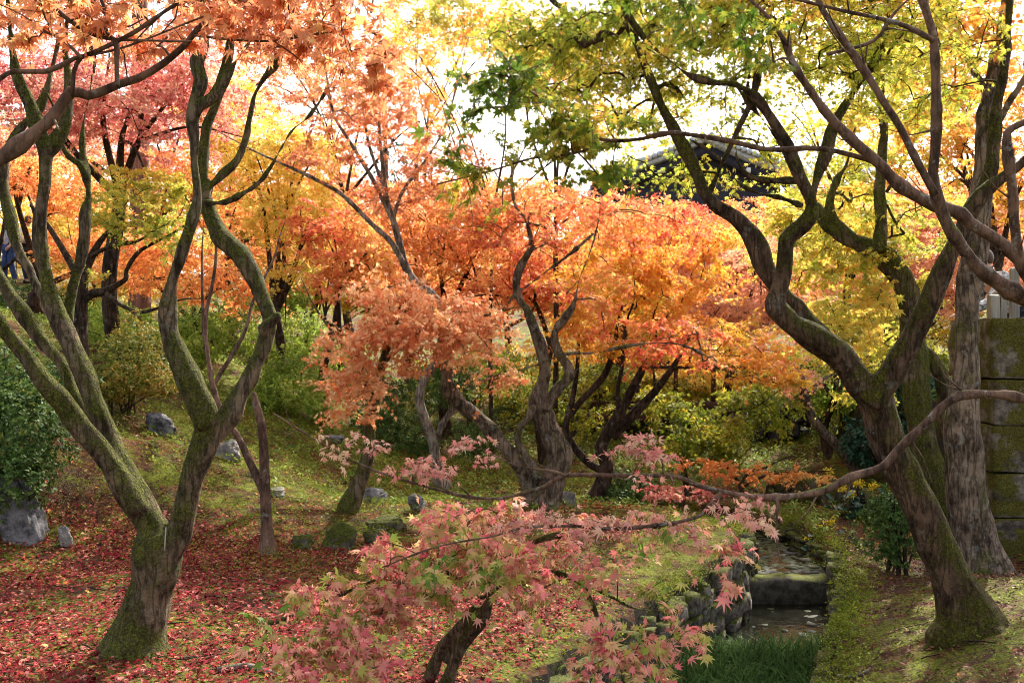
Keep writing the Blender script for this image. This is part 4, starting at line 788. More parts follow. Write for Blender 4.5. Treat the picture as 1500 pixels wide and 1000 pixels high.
m, n, out = new_mat('stream_water'); b = n.nodes.new('ShaderNodeBsdfPrincipled'); b.inputs['Base Color'].default_value = (.012, .012, .008, 1); b.inputs['Roughness'].default_value = .08
bp = n.nodes.new('ShaderNodeBump'); bp.inputs['Strength'].default_value = .25; bp.inputs['Distance'].default_value = .02; n.links.new(noise_n(n, 14, 3), bp.inputs['Height']); n.links.new(bp.outputs[0], b.inputs['Normal']); n.links.new(b.outputs[0], out.inputs[0])
g = Geo(); 
g.faces([(-5, -2.4, -.585), (-1, -2.4, -.585), (3.0, WEIR_Y - .1, -.585), (1.8, WEIR_Y - .1, -.585)], [(0, 1, 2, 3)])
g.faces([(1.9, WEIR_Y + .12, -.375), (3.15, WEIR_Y + .12, -.375), (3.3, 10.6, -.375), (2.0, 14, -.375), (-1.5, 14, -.375), (1.5, 11, -.375)], [(0, 1, 2, 3, 4, 5)])
tag(g.obj('stream', m, smooth=False), kind='structure')
def chan_pts(n, y0, y1, margin=.06):
    y = rng.uniform(y0, y1, n); l = np.interp(y, CH_L[:7, 1], CH_L[:7, 0]); r = np.interp(y, CH_R[:8, 1], CH_R[:8, 0])
    return l + margin + (r - l - 2 * margin) * rng.uniform(0, 1, n), y
def island_mat(name, cols, rough=.8, clump=.4, scale=2.5, spec=.3):
    m, n, out = new_mat(name); g_ = n.nodes.new('ShaderNodeNewGeometry'); mx = n.nodes.new('ShaderNodeMix'); mx.inputs[0].default_value = clump
    n.links.new(g_.outputs['Random Per Island'], mx.inputs[2]); n.links.new(smooth_mask(n, noise_n(n, scale, 4, .6), .35, .65), mx.inputs[3])
    r = ramp(n, cols); n.links.new(mx.outputs[0], r.inputs[0]); b_ = n.nodes.new('ShaderNodeBsdfPrincipled'); b_.inputs['Roughness'].default_value = rough; b_.inputs['Specular IOR Level'].default_value = spec
    n.links.new(r.outputs[0], b_.inputs['Base Color']); n.links.new(b_.outputs[0], out.inputs[0]); return m
g = Geo(); SCp, SCpF = sphere_cube(2)
for (y0, y1, n_) in ((7.0, 9.0, 3200), (9.35, 12.4, 5200)):
    px_, py_ = chan_pts(n_, y0, y1)
    for x, y in zip(px_, py_):
        s = abs(rng.normal(.02, .016)) + .008; v = rounded(SCp, .8) * (1 + rng.normal(0, .12, (len(SCp), 1))) * [s, s * rng.uniform(.6, 1), s * .38]
        a = rng.uniform(0, 6.3); v = v @ np.array([[math.cos(a), math.sin(a), 0], [-math.sin(a), math.cos(a), 0], [0, 0, 1]])
        g.faces(v + [x, y, zb_(x, y) + .06 + s * .1], SCpF)
tag(g.obj('stream_pebbles', island_mat('mossy_pebbles', [(.006, .005, .004), (.02, .017, .014), (.018, .024, .004), (.04, .048, .006), (.07, .06, .045)], .7, .5, 2.5, .15)), 'flat mossy pebbles and leaf scraps on the stream bed around the weir', 'pebbles', kind='stuff')
# dark grass in the stream
g = Geo(); nb = 9000; gx, gy = chan_pts(nb, 4.6, 7.55, .0)
keep = gx > .75 + rng.normal(0, .12, nb); gx, gy = gx[keep], gy[keep]; nb = len(gx)
tuft = rng.normal(0, 1, (nb, 2)) * .5; az = rng.uniform(0, 6.28, nb); L_ = rng.uniform(.2, .42, nb) * np.where(gy > 7.2, .75, 1); bend = rng.uniform(.35, 1.25, nb)
ts = np.array([0, .3, .6, .85, 1.0]); hx = np.cos(az); hy = np.sin(az)
V = np.zeros((nb, 9, 3)); w_ = np.array([.0045, .005, .0042, .0025])
for k, t in enumerate(ts):
    r_ = L_ * (t ** 1.8) * np.sin(bend) * .9; z_ = L_ * (t - .45 * bend * t ** 2.4); ctr = np.stack([gx + hx * r_, gy + hy * r_, -.6 + z_], 1)
    if k < 4:
        V[:, k] = ctr + np.stack([-hy, hx, 0 * hx], 1) * w_[k]; V[:, 8 - k] = ctr - np.stack([-hy, hx, 0 * hx], 1) * w_[k]
    else: V[:, 4] = ctr
F4 = np.array([[0, 1, 7, 8], [1, 2, 6, 7], [2, 3, 5, 6]]); base = (np.arange(nb) * 9)[:, None]
flat = np.concatenate([np.concatenate([(base + F4.ravel()[None]), base + np.array([[3, 4, 5]])], 1).ravel()]); st = (np.arange(nb)[:, None] * 15 + np.array([0, 4, 8, 12])).ravel()
M_GRASS = leaf_mat('dark_stream_grass', [(.012, .03, .008), (.025, .055, .012), (.05, .09, .02), (.09, .13, .04)], .25, .3, 2, rough=.8, spec=.03)
tag(obj('stream_grass', V.reshape(-1, 3), flat, st, M_GRASS), 'dark green arching grass filling the stream below the weir', 'grass', kind='stuff')

# ------------------------------------------------------------------ rocks
M_ROCKG = rock_mat('grey_rock', (.035, .034, .036), (.2, .195, .2), .15, 1.3)
M_ROCKM = rock_mat('mossy_rock', (.03, .026, .02), (.13, .11, .085), .78, 1.4, mosscol=(.05, .055, .008))
M_ROCKP = rock_mat('pale_rock', (.1, .09, .085), (.3, .28, .26), .2, 1.3)
def rock(name, label, px, py, d, w, h, mat, seed, depth=.7, rz=0, lean=0, sharp=.4, amp=.16):
    x = (px - 750) / F * d; z = g1(x, d); W = w / F * d; Hh = h / F * d
    v = rounded(SC8, 1 - sharp); nz = sines(seed, 14, .35, 1.3); n2 = sines(seed + 1, 30, 1.5, 6)
    v = v * (1 + amp * nz(v) + .035 * n2(v))[:, None]
    rd_ = sines(seed + 5, 10, .5, 1.8); v = v * (1 - .16 * np.abs(rd_(v)) + .03 * sines(seed + 6, 30, 5, 12)(v))[:, None] * 1.1
    fl = sines(seed + 2, 6, .3, .6); v = v + np.stack([fl(v), fl(v + 3), fl(v + 7)], 1) * .12
    v = v * [W * .33, W * depth * .33, Hh * .46]; v[:, 0] += lean * v[:, 2]; c_, s_ = math.cos(rz), math.sin(rz); v = v @ np.array([[c_, s_, 0], [-s_, c_, 0], [0, 0, 1]])
    g = Geo(); g.faces(v + [x, d, z + Hh * .24], SC8F); return tag(g.obj(name, mat), label, 'rock')
rock('rock', 'tall grey jagged rock at the foot of the leafy left bank', 26, 790, 8.3, 68, 92, M_ROCKG, 201, .7, .2, -.25, .6, .2)
rock('rock', 'small pale pointed stone beside the tall grey rock', 97, 762, 8.3, 20, 32, M_ROCKP, 202, .7, .3, -.2)
rock('rock', 'grey rock high on the bank behind the V of the forked maple', 237, 625, 10.6, 50, 30, M_ROCKG, 203, .7, .1)
rock('rock', 'whitish boulder half hidden behind the right limb of the forked maple', 340, 655, 10.5, 42, 34, M_ROCKP, 204, .8)
rock('rock', 'light stone just left of the thin broken maple', 322, 632, 11.2, 26, 30, M_ROCKP, 205, .8)
rock('rock', 'flat pale stone lying on the sunlit moss slope', 405, 690, 9.8, 32, 14, M_ROCKP, 206, .8)
rock('rock', 'tiny pale stone in the moss right of the thin maple', 372, 672, 10.2, 16, 12, M_ROCKP, 207, .8)
rock('mossy_rock', 'low dark mossy rock, leftmost of the row at the edge of the red leaves', 446, 800, 8.5, 52, 24, M_ROCKM, 208, .8)
rock('mossy_rock', 'round moss-covered rock, biggest of the row at the edge of the red leaves', 498, 803, 8.5, 72, 40, M_ROCKM, 209, .8)
rock('mossy_rock', 'long brown bare-topped rock, right end of the row beside the red leaves', 556, 793, 8.7, 56, 26, M_ROCKM, 210, .8)
rock('mossy_rock', 'mossy hump behind the row of rocks', 560, 765, 9.3, 70, 22, M_ROCKM, 214, .8)
rock('rock', 'grey rock against the foot of the dark leaning trunk', 549, 740, 10.6, 42, 26, M_ROCKG, 211, .8)
rock('rock', 'dark grey stone alone on the moss left of the gnarled maple', 611, 758, 10.0, 28, 26, M_ROCKG, 212, .8)
rock('rock', 'white-grey rock at the right foot of the gnarled maple', 832, 722, 10.8, 34, 26, M_ROCKP, 213, .8)
rock('rock', 'long grey stone among green plants on the slope', 490, 672, 13, 52, 16, M_ROCKG, 215, .7)

# ------------------------------------------------------------------ shrubs
M_SH = {'azalea': leaf_mat('azalea_leaves', [(.04, .06, .01), (.1, .13, .02), (.2, .2, .03), (.36, .22, .05), (.32, .09, .04)], .35, .4, 2, .45),
        'green': leaf_mat('evergreen_leaves', [(.015, .04, .01), (.04, .08, .018), (.08, .13, .025), (.16, .2, .05)], .3, .35, 2, .55, spec=.12),
        'light': leaf_mat('light_shrub_leaves', [(.07, .13, .015), (.18, .27, .035), (.32, .4, .06), (.46, .46, .1)], .45, .4, 2, .4),  # leaf colour brightened to make up for light the trees block
        'teal': leaf_mat('dark_teal_leaves', [(.01, .04, .02), (.02, .07, .04), (.04, .11, .06)], .2, .4, 2, .5, spec=.2)}
M_STEM = BARK_D
def shrub(label, px, d, lobes, mat, leaf=LANCE, size=.03, n=5000, name='shrub', stems=8, cat='shrub', group=None, flat=0):
    b = onground(px, d, -.02); root = thing(name, b, label, cat, group); lf, st = Geo(), Geo(); vol = np.array([np.prod(L['r']) ** .67 for L in lobes]); vol /= vol.sum()
    for L, f in zip(lobes, vol):
        k = int(n * f); per = 9; kk = max(3, k // per)
        v = norm(rng.normal(size=(kk, 3))); r = rng.uniform(.12, 1, (kk, 1)) ** .38; lump = 1 + .16 * sines(int(px) + 5, 12, .8, 2.5)(v * 1.7)
        c = L['c'] + v * L['r'] * r * lump[:, None]; gz_ = gh(c[:, 0], c[:, 1], True); c[:, 2] = np.maximum(c[:, 2], gz_ + rng.uniform(.02, .2, len(c)))
        out = norm(v * [1, 1, .7] + [0, 0, .55] + rng.normal(0, .3, v.shape))
        az = rng.uniform(0, 6.28, (len(c), per)); q = norm(np.cross(out, [.3, .2, .9])); q2 = np.cross(out, q)
        td = np.cos(az)[..., None] * q[:, None] + np.sin(az)[..., None] * q2[:, None] + out[:, None] * rng.uniform(.1, .9, (len(c), per, 1))
        pos = c[:, None] + rng.normal(0, size * .35, (len(c), per, 3)) - out[:, None] * (size * 1.4 * rng.uniform(0, 1, (len(c), per, 1)))
        nr = out[:, None] + rng.normal(0, .35, td.shape)
        leaves_geo(lf, leaf, pos.reshape(-1, 3), td.reshape(-1, 3), nr.reshape(-1, 3), size * np.exp(rng.normal(0, .2, len(c) * per)))
        for j in range(max(2, int(stems * f + 1))):
            e = c[rng.integers(len(c))]; a = b + rng.normal(0, .06, 3) * [1, 1, 0]; mid = (a + e) / 2 + [0, 0, .08] + rng.normal(0, .04, 3)
            tube(st, catmull([a, mid, e], .1), np.linspace(.011, .004, len(catmull([a, mid, e], .1))), 5)
    st.obj('stem', M_STEM, root); lf.obj('foliage', mat, root, smooth=False); NLEAF[0] += lf.nl // len(leaf); return root
shrub('dark glossy evergreen shrub spilling over the left edge above the tall grey rock', 20, 8.4, [E(35, 640, 8.5, 70, 85, .5), E(5, 570, 8.8, 70, 70, .5), E(20, 705, 8.2, 55, 55, .4), E(100, 560, 9.6, 40, 35, .35)], M_SH['green'], LANCE, .034, 13000)
shrub('olive and bronze azalea clump on the bank between the forked limbs', 185, 10.8, [E(190, 525, 10.8, 55, 62, .5), E(165, 560, 10.6, 40, 35, .4), E(235, 560, 10.7, 30, 25, .3)], M_SH['azalea'], LANCE, .026, 14000)
shrub('pale green leafy shrub just behind the bronze azalea', 270, 14, [E(190, 485, 14, 70, 35, .8), E(285, 500, 14, 55, 50, .7), E(150, 465, 15, 40, 25, .6)], M_SH['light'], LANCE, .045, 9000)
shrub('rounded green shrub to the right of the V of the forked maple', 425, 14, [E(425, 560, 14, 62, 50, .7), E(385, 590, 13.6, 35, 30, .5), E(465, 590, 13.6, 30, 28, .5)], M_SH['light'], LANCE, .032, 16000)
shrub('smaller light green mound higher on the slope behind the rounded shrub', 440, 18, [E(440, 490, 18, 60, 40, 1), E(500, 520, 18, 50, 35, .9), E(390, 500, 18, 40, 30, .9)], M_SH['light'], LANCE, .042, 11000)
shrub('broad evergreen bush in the shade behind the drooping maple', 590, 14, [E(600, 640, 13.6, 60, 36, .7), E(560, 600, 14.5, 45, 50, .7), E(700, 640, 13.6, 40, 42, .7), E(650, 560, 15, 60, 40, .8)], M_SH['green'], LANCE, .036, 14000)
shrub('dark green clipped shrub above the left stream wall', 932, 12.3, [E(932, 716, 12.3, 42, 30, .45), E(910, 730, 12.2, 28, 18, .35)], M_SH['green'], LANCE, .032, 5000)
shrub('leafy evergreen shrub with pale buds between the stream and the leaning maple', 1315, 8.3, [E(1305, 775, 8.3, 42, 62, .3), E(1330, 730, 8.4, 30, 42, .25), E(1290, 745, 8.3, 22, 30, .2)], M_SH['green'], LANCE, .026, 6000)
shrub('dark undergrowth bush on the slope behind the right fork', 1300, 12.5, [E(1320, 640, 12.5, 60, 50, .6), E(1270, 650, 13, 45, 40, .6), E(1360, 700, 12, 40, 45, .5)], M_SH['teal'], LANCE, .045, 7000)
shrub('feathery green shrub in the gap above the leaning grey trunk', 1240, 14.5, [E(1245, 590, 14.5, 45, 40, .6), E(1200, 580, 14.8, 40, 30, .6), E(1300, 590, 15, 50, 45, .6)], M_SH['light'], DIAM, .05, 6000)
shrub('green bushes at the foot of the far hillside trees on the left', 60, 19, [E(30, 450, 19, 80, 45, 1.2), E(110, 450, 20, 70, 30, 1.2)], M_SH['green'], LANCE, .05, 6000)
shrub('tall evergreen shrub behind the sapling in the V', 330, 19, [E(320, 470, 19, 70, 50, 1.2), E(410, 440, 20, 60, 40, 1.2)], M_SH['light'], LANCE, .05, 11000)
shrub('dark evergreen hedge in the shade under the bridge', 880, 20, [E(800, 620, 19.5, 110, 60, 1.2), E(930, 640, 19.5, 90, 50, 1.2), E(1040, 640, 19.5, 60, 50, 1.0)], M_SH['green'], LANCE, .06, 9000)
def leopard(label, px, py, d, fpts, seed):
    b = onground(px, d, -.02); root = thing('leopard_plant', b, label, 'plant'); lf, st, fl = Geo(), Geo(), Geo()
    c = P(px, py, d); k = 60; pos = c + rng.normal(0, 1, (k, 3)) * [.13, .12, .1]; 
    for p in pos: tube(st, [b + rng.normal(0, .03, 3), (b + p) / 2 + [0, 0, .03], p], [.005, .004, .003], 4)
    leaves_geo(lf, ROUND, pos, rng.normal(0, 1, (k, 3)) * [1, 1, .3], np.array([0, -.35, 1]) + rng.normal(0, .3, (k, 3)), rng.uniform(.045, .075, k))
    st.obj('stem', M_STEM, root); lf.obj('foliage', M_SH['teal'], root, smooth=False)
    for q in fpts:
        e = P(*q); mid = (b + e) / 2 + [0, 0, .1]; g2 = Geo(); tube(g2, catmull([b, mid, e], .08), .004, 4); g2.obj('flower_stalk', M_STEM, root)
        kk = 55; pp = e + rng.normal(0, 1, (kk, 3)) * [.03, .028, .022]; fl = Geo(); [tube(fl, [e, (e + p_) / 2, p_], .0015, 3) for p_ in pp]; leaves_geo(fl, DIAM, pp, rng.normal(0, 1, (kk, 3)), rng.normal(0, 1, (kk, 3)), .026)
        fl.obj('flower_head', M_YEL, root, smooth=False)
M_YEL = leaf_mat('yellow_petals', [(.7, .5, .02), (.8, .62, .04), (.75, .55, .1)], .3, .3)
leopard('round-leaved plant with yellow flowers on the ledge below the terrace wall', 1252, 748, 11.0, [(1235, 715, 11), (1258, 708, 11), (1215, 690, 11.6), (1280, 712, 10.9), (1247, 725, 10.9)], 1)
leopard('round-leaved dark plant with yellow flowers hanging over the right stream wall', 1208, 802, 10.3, [(1185, 790, 10.3), (1200, 775, 10.4), (1190, 800, 10.2), (1215, 765, 10.5)], 2)

# ------------------------------------------------------------------ fallen leaves, ground plants
def chan_mask(x, y):
    p = np.stack([x, y], 1); return inside(p, CH)
def gnormal(x, y, e=.06):
    zx = (gh(x + e, y, True) - gh(x - e, y, True)) / (2 * e); zy = (gh(x, y + e, True) - gh(x, y - e, True)) / (2 * e)
    return norm(np.stack([-zx, -zy, np.ones_like(x)], 1))
patch = sines(401, 20, .25, 1.4)
def litter(n, x0, x1, y0, y1, size, dens, tmpl, name, label, mat, lift=.012, tilt=.35):
    y = np.sqrt(rng.uniform(y0 ** 2, y1 ** 2, n)) if y0 > 0 else rng.uniform(y0, y1, n); x = rng.uniform(x0, x1, n)
    ok = ~chan_mask(x, y) & (np.abs(x) < y * .56 + .6); x, y = x[ok], y[ok]
    k = rng.uniform(size=len(x)) < dens(x, y); x, y = x[k], y[k]
    z = gh(x, y, True) + np.abs(rng.normal(lift, .012, len(x))); nr = gnormal(x, y) + rng.normal(0, tilt, (len(x), 3)); a = rng.uniform(0, 6.28, len(x))
    td = np.stack([np.cos(a), np.sin(a), rng.normal(0, .15, len(x))], 1); g = Geo(); leaves_geo(g, tmpl, np.stack([x, y, z], 1), td, nr, size * np.exp(rng.normal(0, .34, len(x))))
    NLEAF[0] += len(x); return tag(g.obj(name, mat, smooth=False), label, 'leaf litter' if 'leaves' in name else 'ground cover', kind='stuff')
def pat(x, y): return patch(np.stack([x, y, 0 * x], 1))
def chL(y): return np.interp(y, CH_L[:, 1], CH_L[:, 0])
def d_red(x, y):
    z = gh(x, y, True); f = sstep(.6 + .16 * pat(x, y) - z, .0, .4) * (1 - sstep(y, 8.2, 9.6)) * (x < chL(y))
    f = f * sstep(chL(y) - x, .02, .3 + .9 * sstep(y, 5.8, 8)); return f * np.clip(.82 + .2 * pat(x * 1.5, y * 1.5) + .28 * pat(x * 4.5 + 3, y * 4.5), .06, 1) * (1 - .85 * sstep(y, 6.6, 7.6) * sstep(x, -.6, .3))
def d_mixed(x, y):
    return np.clip(.34 + .35 * pat(x + 9, y), .03, 1) * (1 - .55 * sstep(gh(x, y, True), .25, .5)) * (1 - .45 * sstep(y, 8.5, 9.5) * (x < 0)) * (1 - .5 * (y < 7)) * np.where(x > chL(y), .35, 1.0)
LIT_R = island_mat('fallen_crimson_leaves', [(.03, .003, .004), (.1, .005, .008), (.16, .008, .013), (.07, .014, .008), (.2, .013, .018), (.26, .03, .032), (.1, .018, .008), (.38, .15, .12), (.3, .06, .016)], .8, .12, 5, .05)
LIT_M = island_mat('fallen_mixed_leaves', [(.07, .02, .012), (.2, .035, .02), (.36, .08, .03), (.42, .2, .05), (.4, .28, .12), (.2, .1, .06)], .8, .3, 1.5, .05)
litter(190000, -5.2, 2.0, 3.6, 9.8, .0185, d_red, STAR5, 'fallen_leaves', 'carpet of crimson maple leaves on the left bank', LIT_R)
litter(130000, -9, 7, 4.2, 18, .02, d_mixed, STAR5, 'fallen_leaves', 'thinner scatter of brown, orange and red leaves over moss and slopes', LIT_M)
litter(36000, 1.4, 4.6, 4.2, 9.0, .015, lambda x, y: (x > np.interp(y, CH_R[:, 1], CH_R[:, 0])) * np.clip(.75 + .4 * pat(x, y), 0, 1), DIAM, 'leaf_debris', 'fine brown leaf debris on the earth under the leaning right maple', island_mat('brown_debris', [(.03, .01, .006), (.08, .025, .014), (.13, .045, .025), (.2, .09, .05)], .8), .004)
g = Geo()                                                     # bits of dead twig among the leaves
for _ in range(420):
    y = math.sqrt(rng.uniform(16, 110)); x = rng.uniform(-.55, .55) * y
    if chan_mask(np.array([x]), np.array([y]))[0]: continue
    a = rng.uniform(0, 6.28); L_ = rng.uniform(.05, .28); p = []
    for t_ in (-.5, -.1, .3, .5):
        qx, qy = x + math.cos(a) * L_ * t_ + rng.normal(0, .008), y + math.sin(a) * L_ * t_ + rng.normal(0, .008); p.append([qx, qy, g1(qx, qy) + .012 + rng.uniform(0, .012)])
    tube(g, p, rng.uniform(.0015, .005), 5)
tag(g.obj('dead_twigs', BARK_D), 'small dead twigs strewn over the leaf litter and moss', 'twigs', kind='stuff')
HERB = leaf_mat('small_ground_plants', [(.05, .09, .012), (.13, .2, .03), (.24, .31, .05), (.36, .38, .08)], .35, .4, 2)
def d_herb(x, y):
    h = sstep(y, 9.2, 11) * np.clip(.55 + .45 * pat(x * 1.3 + 5, y * 1.3), 0, 1) + .12 * (y < 9.5) * sstep(pat(x * 2 + 3, y * 2), .6, 1.6)
    r = (x > np.interp(y, CH_R[:, 1], CH_R[:, 0])) * sstep(pat(x * 2 + 1, y * 2), .1, 1.4) * .6
    b_ = sstep(gh(x, y, True), .9, 1.4) * (x < 0) * .5
    return np.maximum(np.maximum(h * .8, r), b_)
def herbs(n, x0, x1, y0, y1, size, name, label, mat, dens):
    y = np.sqrt(rng.uniform(y0 ** 2, y1 ** 2, n)); x = rng.uniform(x0, x1, n); ok = ~chan_mask(x, y) & (np.abs(x) < y * .56 + .5); x, y = x[ok], y[ok]; k = rng.uniform(size=len(x)) < dens(x, y); x, y = x[k], y[k]
    per = 5; a = rng.uniform(0, 6.28, (len(x), per)); td = np.stack([np.cos(a), np.sin(a), rng.uniform(.1, 1.0, a.shape)], -1); z = gh(x, y, True)
    pos = np.stack([x, y, z + .01], 1)[:, None] + np.stack([0 * a, 0 * a, rng.uniform(0, .07, a.shape)], -1) + rng.normal(0, .02, td.shape) * [1, 1, .2]
    nr = np.array([0, 0, 1]) + rng.normal(0, .4, td.shape); g = Geo(); sz = size * np.exp(rng.normal(0, .3, len(x))) * np.clip(y / 10, .5, 1)
    leaves_geo(g, LANCE, pos.reshape(-1, 3), td.reshape(-1, 3), nr.reshape(-1, 3), np.repeat(sz, per)); NLEAF[0] += len(x) * per
    return tag(g.obj(name, mat, smooth=False), label, 'ground cover', kind='stuff')
herbs(52000, -11, 9, 4.5, 22, .034, 'ground_cover', 'low green plants and ferns growing through the moss and leaves', HERB, d_herb)
MOSSB = leaf_mat('moss_tips', [(.05, .07, .007), (.13, .16, .014), (.22, .25, .024), (.32, .33, .035)], .3, .4, 3, .8, spec=.1)
def d_moss(x, y):
    e = sstep(.75 - np.abs(x - chL(y) + .3), 0, .5) * (y > 7.2 + .4 * pat(x * 2, y * 2)) * (y < 10) + sstep(pat(x + 3, y + 8), -.4, .5) * (y > 7.2) * (x < chL(y)) * .9 + .1 * sstep(.4 - np.abs(x - np.interp(y, CH_R[:, 1], CH_R[:, 0]) - .15), 0, .3)
    return np.clip(e, 0, 1)
herbs(64000, -6, 5, 4.5, 14, .013, 'moss', 'bright yellow-green moss cushions along the stream walls and on the bank', MOSSB, d_moss)

def edge_moss(n, poly, name, label, side):
    p = np.array(poly, float); s = np.concatenate([[0], np.cumsum(np.linalg.norm(np.diff(p, axis=0), axis=1))]); u = rng.uniform(0, s[-1], n)
    x = np.interp(u, s, p[:, 0]); y = np.interp(u, s, p[:, 1]); i = np.clip(np.searchsorted(s, u) - 1, 0, len(p) - 2); e = norm(p[i + 1] - p[i]); nn = np.stack([e[:, 1], -e[:, 0]], 1) * side   # towards the stream
    w = rng.normal(-.05, .085, n); ok = pat(x * 2.2, y * 2.2) + rng.normal(0, .35, n) > np.where((side > 0) & (y < 7), .9, -.3); x, y, w, nn = x[ok], y[ok], w[ok], nn[ok]; x = x + nn[:, 0] * w; y = y + nn[:, 1] * w
    z = gh(x - nn[:, 0] * .1, y - nn[:, 1] * .1, True) + np.where(w > .04, -(w - .04) * 2.2, 0) + np.abs(rng.normal(0, .02, len(x))) - .01
    per = 5; a = rng.uniform(0, 6.28, (len(x), per)); td = np.stack([np.cos(a), np.sin(a), rng.uniform(.2, 1.2, a.shape)], -1) + np.where(w > .05, .5, 0)[:, None, None] * np.concatenate([nn, -np.ones((len(x), 1))], 1)[:, None]
    pos = np.stack([x, y, z], 1)[:, None] + rng.normal(0, .012, td.shape); nr = np.array([0, 0, 1]) + rng.normal(0, .5, td.shape); g = Geo()
    leaves_geo(g, DIAM, pos.reshape(-1, 3), td.reshape(-1, 3), nr.reshape(-1, 3), .014 * np.exp(rng.normal(0, .3, len(x) * per))); NLEAF[0] += len(x) * per
    return tag(g.obj(name, MOSSB, smooth=False), label, 'moss', kind='stuff')
edge_moss(5000, CH_L[1:9], 'moss', 'moss hanging over the top stones of the left stream wall', 1)
edge_moss(5000, CH_R[1:10], 'moss', 'moss hanging over the top stones of the right stream wall', -1)

# ------------------------------------------------------------------ stone pier with fence
M_BLOCK = rock_mat('cut_granite_block', (.045, .036, .028), (.19, .16, .13), .98, 1.3, mosscol=(.07, .062, .012))
pier = thing('stone_pier', (4.95, 9.6, g1(4.7, 9.2) - .3), 'tall pier of big moss-stained granite blocks at the right edge', 'pier')
zs = [(465, 555), (557, 622), (624, 692), (694, 758), (760, 830)]
for k, (a, b_) in enumerate(zs):
    zt, zb = H + (500 - a) / F * 9.0, H + (500 - b_) / F * 9.0; off = .03 * (k % 2)
    n_ = 6; v = rounded(SC8, .04) ; v = v * [1, 1, 1]; v = np.sign(v) * np.minimum(np.abs(v), 1); nz = sines(500 + k, 30, 1.2, 7); v = v * (1 + .012 * nz(v * 1.5 + k))[:, None]
    x0 = (1456 - 750) / F * 9.0 - .02 + off + .04 * (4 - k) * 0; v = v * [.55, .45, (zt - zb) / 2] + [x0 + .55, 9.45, (zt + zb) / 2]
    g = Geo(); g.faces(v, SC8F); g.obj('block', M_BLOCK, pier)
M_WOOD = plain_mat('weathered_grey_wood', (.13, .115, .1), (.32, .29, .25), 10, .85, (1, 1, .1), .5)
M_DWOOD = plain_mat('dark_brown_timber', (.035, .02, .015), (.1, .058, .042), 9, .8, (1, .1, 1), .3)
fence = thing('wooden_fence', (5.0, 9.4, 2.0), 'weathered grey post fence standing on top of the stone pier', 'fence')
for (px, top, w, rot) in ((1459, 432, 14, .1), (1473, 420, 9, -.05), (1490, 392, 11, .02), (1512, 400, 11, 0), (1535, 395, 11, 0)):
    g = Geo(); x = (px - 750) / F * 9.3; zt = H + (500 - top) / F * 9.3; w_ = w / F * 9.3
    v = rounded(SC8, .05); v = v * (1 + .02 * sines(int(px), 16, .6, 3)(v))[:, None] * [w_ / 2, w_ * .4, (zt - 2.0 + .1) / 2] + [x, 9.35, (zt + 1.9) / 2]; g.faces(v, SC8F); g.obj('post', M_WOOD, fence)
g = Geo(); v = rounded(SC8, .06) * [.5, .035, .03] + [5.05, 9.42, 2.24]; g.faces(v, SC8F); g.obj('rail', M_WOOD, fence)

# ------------------------------------------------------------------ people
def skinmesh(verts, edges, radii, sub=2):
    me = bpy.data.meshes.new('raw'); me.from_pydata([tuple(map(float, v)) for v in verts], edges, []); o = bpy.data.objects.new('raw', me); COL.objects.link(o)
    s = o.modifiers.new('s', 'SKIN'); s.use_smooth_shade = True
    for i, r in enumerate(radii):
        q = me.skin_vertices[0].data[i]; q.radius = (r, r) if not isinstance(r, tuple) else r
    me.skin_vertices[0].data[0].use_root = True
    u = o.modifiers.new('u', 'SUBSURF'); u.levels = sub
    dg = bpy.context.evaluated_depsgraph_get(); m2 = bpy.data.meshes.new_from_object(o.evaluated_get(dg)); bpy.data.objects.remove(o); return m2
M_SKIN = plain_mat('skin', (.42, .24, .17), (.5, .3, .22), 6, .6, None, .02)
M_HAIR = plain_mat('brown_hair', (.025, .015, .012), (.07, .035, .025), 60, .5, None, .3)
def cloth(name, a, b_): return plain_mat(name, a, b_, 22, .9, None, .3)
